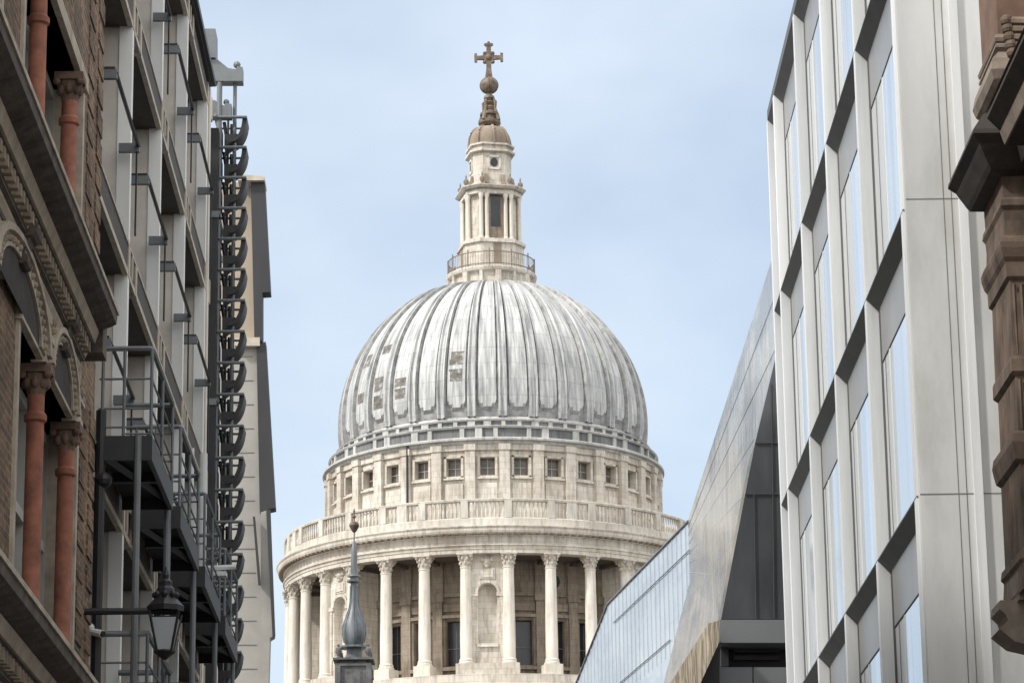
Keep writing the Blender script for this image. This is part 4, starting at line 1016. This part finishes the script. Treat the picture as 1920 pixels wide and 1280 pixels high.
# lower gallery rails
for k, (t0, t1) in enumerate(((31.0, 33.6), (34.5, 37.2), (38.2, 41.0), (41.9, 44.6))):
    f = MB(); z = 6.95
    for zz_, rr in ((z, .034), (z-.3, .013), (z-.6, .013)): f.tube([(.0, t0, zz_), (WO, t0, zz_), (WO, t1, zz_), (0, t1, zz_)], rr, 6)
    for (w_, t_) in ((WO, t0), (WO, t1), (WO, (t0+t1)/2)): f.tube([(w_, t_, 5.9), (w_, t_, z)], .02, 6)
    f.build('gallery_rail', M['steel'], LB)
    f = MB(); f.box(0.02, WO, t0, t1, 5.75, 5.9); f.build('gallery_floor', M['steel_dark'], LB)
# pale service pipes between the balconies
def pipe(px, y0, y1, w, r, name='service_pipe'):
    t, z0 = LF.at(px, y0, w); _, z1 = LF.at(px, y1, w)
    z1 = LF.z_of(px, y1, t); f = MB(); f.tube([(w, t, z0), (w, t, z1)], r, 10); f.build(name, M['white_paint'], LB)
pipe(379, 1062, 850, .30, .055); pipe(340, 925, 850, .2, .04); pipe(359, 930, 840, .25, .03)
# dark drain pipe down the corner with the brick building
f = MB(); f.tube([(.05, 30.95, 0), (.05, 30.95, 9.3)], .055, 8); f.sphere((.09, 30.95, LF.z_of(182, 900, 30.95)), .09, 6); f.build('drain_pipe', M['iron'], LB)

# white security light arm
t_, z_ = LF.at(312, 1070, .35); 
SA = root('light_arm', 'white horizontal light arm reaching out from balcony building above the lantern', 'light', (LF.x0, 0, 0), LF.a)
f = MB(); w0_, z0_ = LF.wat(318, 1068, 40.5); w1_, z1_ = LF.wat(442, 1062, 40.5)
f.tube([(w0_-.1, 40.5, z0_), (w0_, 40.5, z0_), (w1_, 40.5, z1_)], .035, 8); f.build('arm', M['white_paint'], SA)
f = MB(); f.box(w0_+.2, w1_-.12, 40.4, 40.6, z0_-.10, z0_-.04); f.build('lamp_housing', M['metal_white'], SA)
# wall lantern
WLn = root('wall_lantern', 'black iron street lantern with glass panes hanging on a bracket from the brick wall', 'lantern', (LF.x0, 0, 0), LF.a)
TL = 30.3
Lw = lambda px, y: LF.wat(px, y, TL)
cxw, _ = Lw(310, 1150)
f = MB(); a_, z_ = Lw(150, 1146); b_, _ = Lw(345, 1146); f.tube([(a_-.2, TL, z_), (b_-.06, TL, z_)], .035, 8); f.sphere((a_, TL, z_), .06, 6); f.build('bracket_arm', M['iron'], WLn)
f = MB(); h = lambda y: Lw(310, y)[1]
f.lathe([(.20, h(1146)), (.205, h(1136)), (.185, h(1133)), (.11, h(1118)), (.10, h(1104)), (.07, h(1098)), (.075, h(1090)), (.03, h(1084)), (.04, h(1078)), (.01, h(1062))], 8, (cxw, TL))
for j in range(8): a = j*pi/4; f.sphere((cxw+.12*sin(a), TL+.12*cos(a), h(1115)), .035, 4)
f.v = [(cxw+(x-cxw)*.92, TL+(y-TL)*.92, z) for x, y, z in f.v]; f.build('crown', M['iron'], WLn)
f = MB()
for j in range(4):
    a = pi/4+j*pi/2; f.tube([(cxw+.19*sin(a)*1.2, TL+.19*cos(a)*1.2, h(1148)), (cxw+.09*sin(a)*1.2, TL+.09*cos(a)*1.2, h(1222))], .016, 6)
f.lathe([(.02, h(1236)), (.06, h(1230)), (.12, h(1222)), (.12, h(1219))], 8, (cxw, TL)); f.lathe([(.21, h(1158)), (.2, h(1160)), (.17, h(1160))], 4, (cxw, TL), pi/4, pi/4+2*pi); f.v = [(cxw+(x-cxw)*.92, TL+(y-TL)*.92, z) for x, y, z in f.v]; f.build('lantern_frame', M['iron'], WLn)
f = MB(); f.lathe([(.205, h(1160)), (.115, h(1220))], 4, (cxw, TL), pi/4, pi/4+2*pi); f.v = [(cxw+(x-cxw)*.92, TL+(y-TL)*.92, z) for x, y, z in f.v]; f.build('glass', M['lantern_glass'], WLn)
# camera on the corner
CC = root('security_camera', 'small white security camera on the corner below the lantern bracket', 'security camera', (LF.x0, 0, 0), LF.a)
a_, z_ = LF.wat(172, 1180, 30.9); f = MB(); f.sphere((a_-.02, 30.9, z_+.02), .05, 6); f.tube([(a_, 30.9, z_-.02), (a_+.12, 30.8, z_-.06)], .04, 10); f.build('body', M['white_paint'], CC)
f = MB(); f.tube([(a_+.12, 30.8, z_-.06), (a_+.135, 30.79, z_-.065)], .032, 10); f.build('lens', M['iron'], CC)

# ================================================================ fire escape stack at the end of the loggia building
FEt = 46.2
FS = root('fire_escape', 'tall dark steel fire escape stack of repeated curved platforms beside loggia building', 'fire escape', (LF.x0, 0, 0), LF.a)
P = lambda px, py, t=FEt: LF.wat(px, py, t)
def pole(px0, y0, px1, y1, r, mat, dt=0.0):
    a, z0 = P(px0, y0, FEt+dt); f = MB(); f.tube([(a, FEt+dt, 1.0), (a, FEt+dt, z0)], r, 10); f.build('pole', mat, FS)
pole(412, 150, 412, 1280, .045, M['steel']); pole(441, 150, 445, 1280, .032, M['steel'], .1); pole(428, 215, 428, 1280, .02, M['steel_dark'], .5)
f = MB(); a, z0 = P(387, 240, FEt-.3); b_, _ = P(410, 240, FEt-.3); f.box(a, b_, FEt-.3, FEt+.55, 1.0, z0); f.build('back_panel', M['iron'], FS)
ys = 222.0; zs_ = []
pitch = (P(412, 222)[1]-P(412, 1242)[1])/17.3
ztop = P(412, 222)[1]; k = 0
wl, wr = P(396, 640)[0], P(459, 640)[0]
un = None
while ztop-k*pitch > 3.5:
    z = ztop-k*pitch
    if un is None:
        f = MB(); f.tube([(wl, FEt-.05, z), (wr, FEt-.05, z)], .026, 6); f.tube([(wl, FEt+.5, z), (wr, FEt+.5, z)], .02, 6); f.sphere((wl+.03, FEt-.05, z+.02), .04, 5); f.tube([(wl+.02, FEt-.05, z), (wl+.02, FEt+.5, z)], .02, 5); f.tube([(wr-.02, FEt-.05, z), (wr-.02, FEt+.5, z)], .02, 5)
        un = f.build('platform', M['steel'], FS)
        f = MB(); n_ = 10; H = pitch*.84; Wd = (wr-wl)*.52
        outer = [(wr-Wd*(1-cos(q)), z+.02-H*sin(q)) for q in [pi/2*i/n_ for i in range(n_+1)]]
        inner = [(wr-.075-(Wd-.06)*(1-cos(q))*.92, z+.0-(H*.86)*sin(q)) for q in [pi/2*i/n_ for i in range(n_+1)]]
        for i in range(n_):
            f.extr([(outer[i][0], FEt-.02, outer[i][1]), (outer[i+1][0], FEt-.02, outer[i+1][1]), (inner[i+1][0], FEt-.02, inner[i+1][1]), (inner[i][0], FEt-.02, inner[i][1])], (0, .5, 0))
        bw = P(416, 640)[0]; 
        f.extr([(bw, FEt-.0, z-pitch*.52), (wr-.15, FEt, z-pitch*.52), (wr-.22, FEt, z-pitch*.74), (wr-.36, FEt, z-pitch*.97), (bw, FEt, z-pitch*.98)], (0, .45, 0))
        f.build('curved_guard', M['iron'], un)
        f = MB(); f.box(wl-.0, bw-.04, FEt+.05, FEt+.3, z-pitch*.95, z-pitch*.35); f.tube([(bw-.02, FEt+.2, z), (bw+.02, FEt+.2, z-pitch*.5)], .03, 5); f.tube([(bw+.09, FEt+.3, z), (bw+.09, FEt+.3, z-pitch*.5)], .022, 5); f.build('side_bracket', M['iron'], un)
    else: copy_part(un, FS, location=(0, 0, -k*pitch))
    k += 1
def silh(name, pts, t, dep, mat, par, lf=True):
    f = MB(); f.extr([(LF.wat(x, y, t)[0], t, LF.wat(x, y, t)[1]) for x, y in pts], (0, dep, 0)); return f.build(name, mat, par)
silh('gantry_arm', [(388, 112), (408, 112), (428, 128), (442, 130), (445, 124), (455, 126), (455, 152), (392, 152)], FEt-.05, .25, M['steel'], FS)
silh('gantry_arm', [(386, 190), (403, 188), (412, 196), (421, 198), (422, 193), (434, 195), (434, 217), (387, 217)], FEt-.02, .25, M['steel'], FS)
silh('gantry_box', [(374, 54), (404, 54), (404, 108), (377, 108)], FEt-.1, .5, M['steel'], FS)
f = MB(); a, z0 = P(444, 120); f.sphere((a, FEt+.05, z0), .06, 6); a, z0 = P(424, 190); f.sphere((a, FEt+.05, z0), .05, 6); f.build('gantry_knob', M['steel'], FS, split=True)

# ================================================================ buff building with dark zinc bays beyond
ZB = root('zinc_bay_building', 'buff stone building with stepped dark zinc clad bays standing behind the fire escape', 'building', (LF.x0, 0, 0), LF.a)
ZT = 70.0
silh('stone_wall', [(300, 640), (486, 640), (494, 900), (497, 1180), (497, 1500), (300, 1500)], ZT, 1.0, M['ashlar'], ZB)
silh('upper_wall', [(300, 342), (480, 342), (484, 640), (300, 640)], ZT+.3, .7, M['beige_wall'], ZB)
silh('coping', [(446, 326), (496, 331), (496, 338), (446, 338)], ZT-.25, .9, M['nose_stone'], ZB)
silh('ledge', [(440, 634), (487, 632), (487, 648), (440, 648)], ZT-.2, .5, M['nose_stone'], ZB)
silh('zinc_bay', [(470, 338), (496, 338), (507, 547), (492, 548), (492, 640), (477, 640)], ZT-.1, .5, M['zinc'], ZB)
silh('zinc_bay', [(481, 648), (498, 640), (516, 951), (502, 954), (503, 990), (487, 960)], ZT-.12, .5, M['zinc'], ZB)
silh('zinc_bay', [(489, 960), (504, 955), (514, 1190), (506, 1195), (503, 1300), (489, 1300)], ZT-.14, .5, M['ashlar'], ZB)
silh('zinc_fin', [(499, 955), (507, 955), (516, 1190), (511, 1196)], ZT-.3, .12, M['zinc'], ZB)
silh('zinc_fin', [(474, 968), (478, 968), (489, 1095), (484, 1095)], ZT-.3, .12, M['zinc'], ZB)
f = MB()
for i in range(14):
    y = 668+i*45; a, z = LF.wat(440, y, ZT-.02); b_, _ = LF.wat(474+i*.6, y, ZT-.02); f.box(a, b_, ZT-.012, ZT+.02, z-.008, z+.008)
f.build('course_joint', M['seam'], ZB, split=True)
f = MB(); a, z = LF.wat(475, 1480, ZT); f.box(-12, a, ZT, ZT+1, 0, z); f.build('base_wall', M['ashlar'], ZB)
f = MB(); f.box(-12, a-1.6, ZT+1.1, ZT+12, 0, LF.wat(400, 345, ZT)[1]); f.build('rear_body', M['ashlar'], ZB)
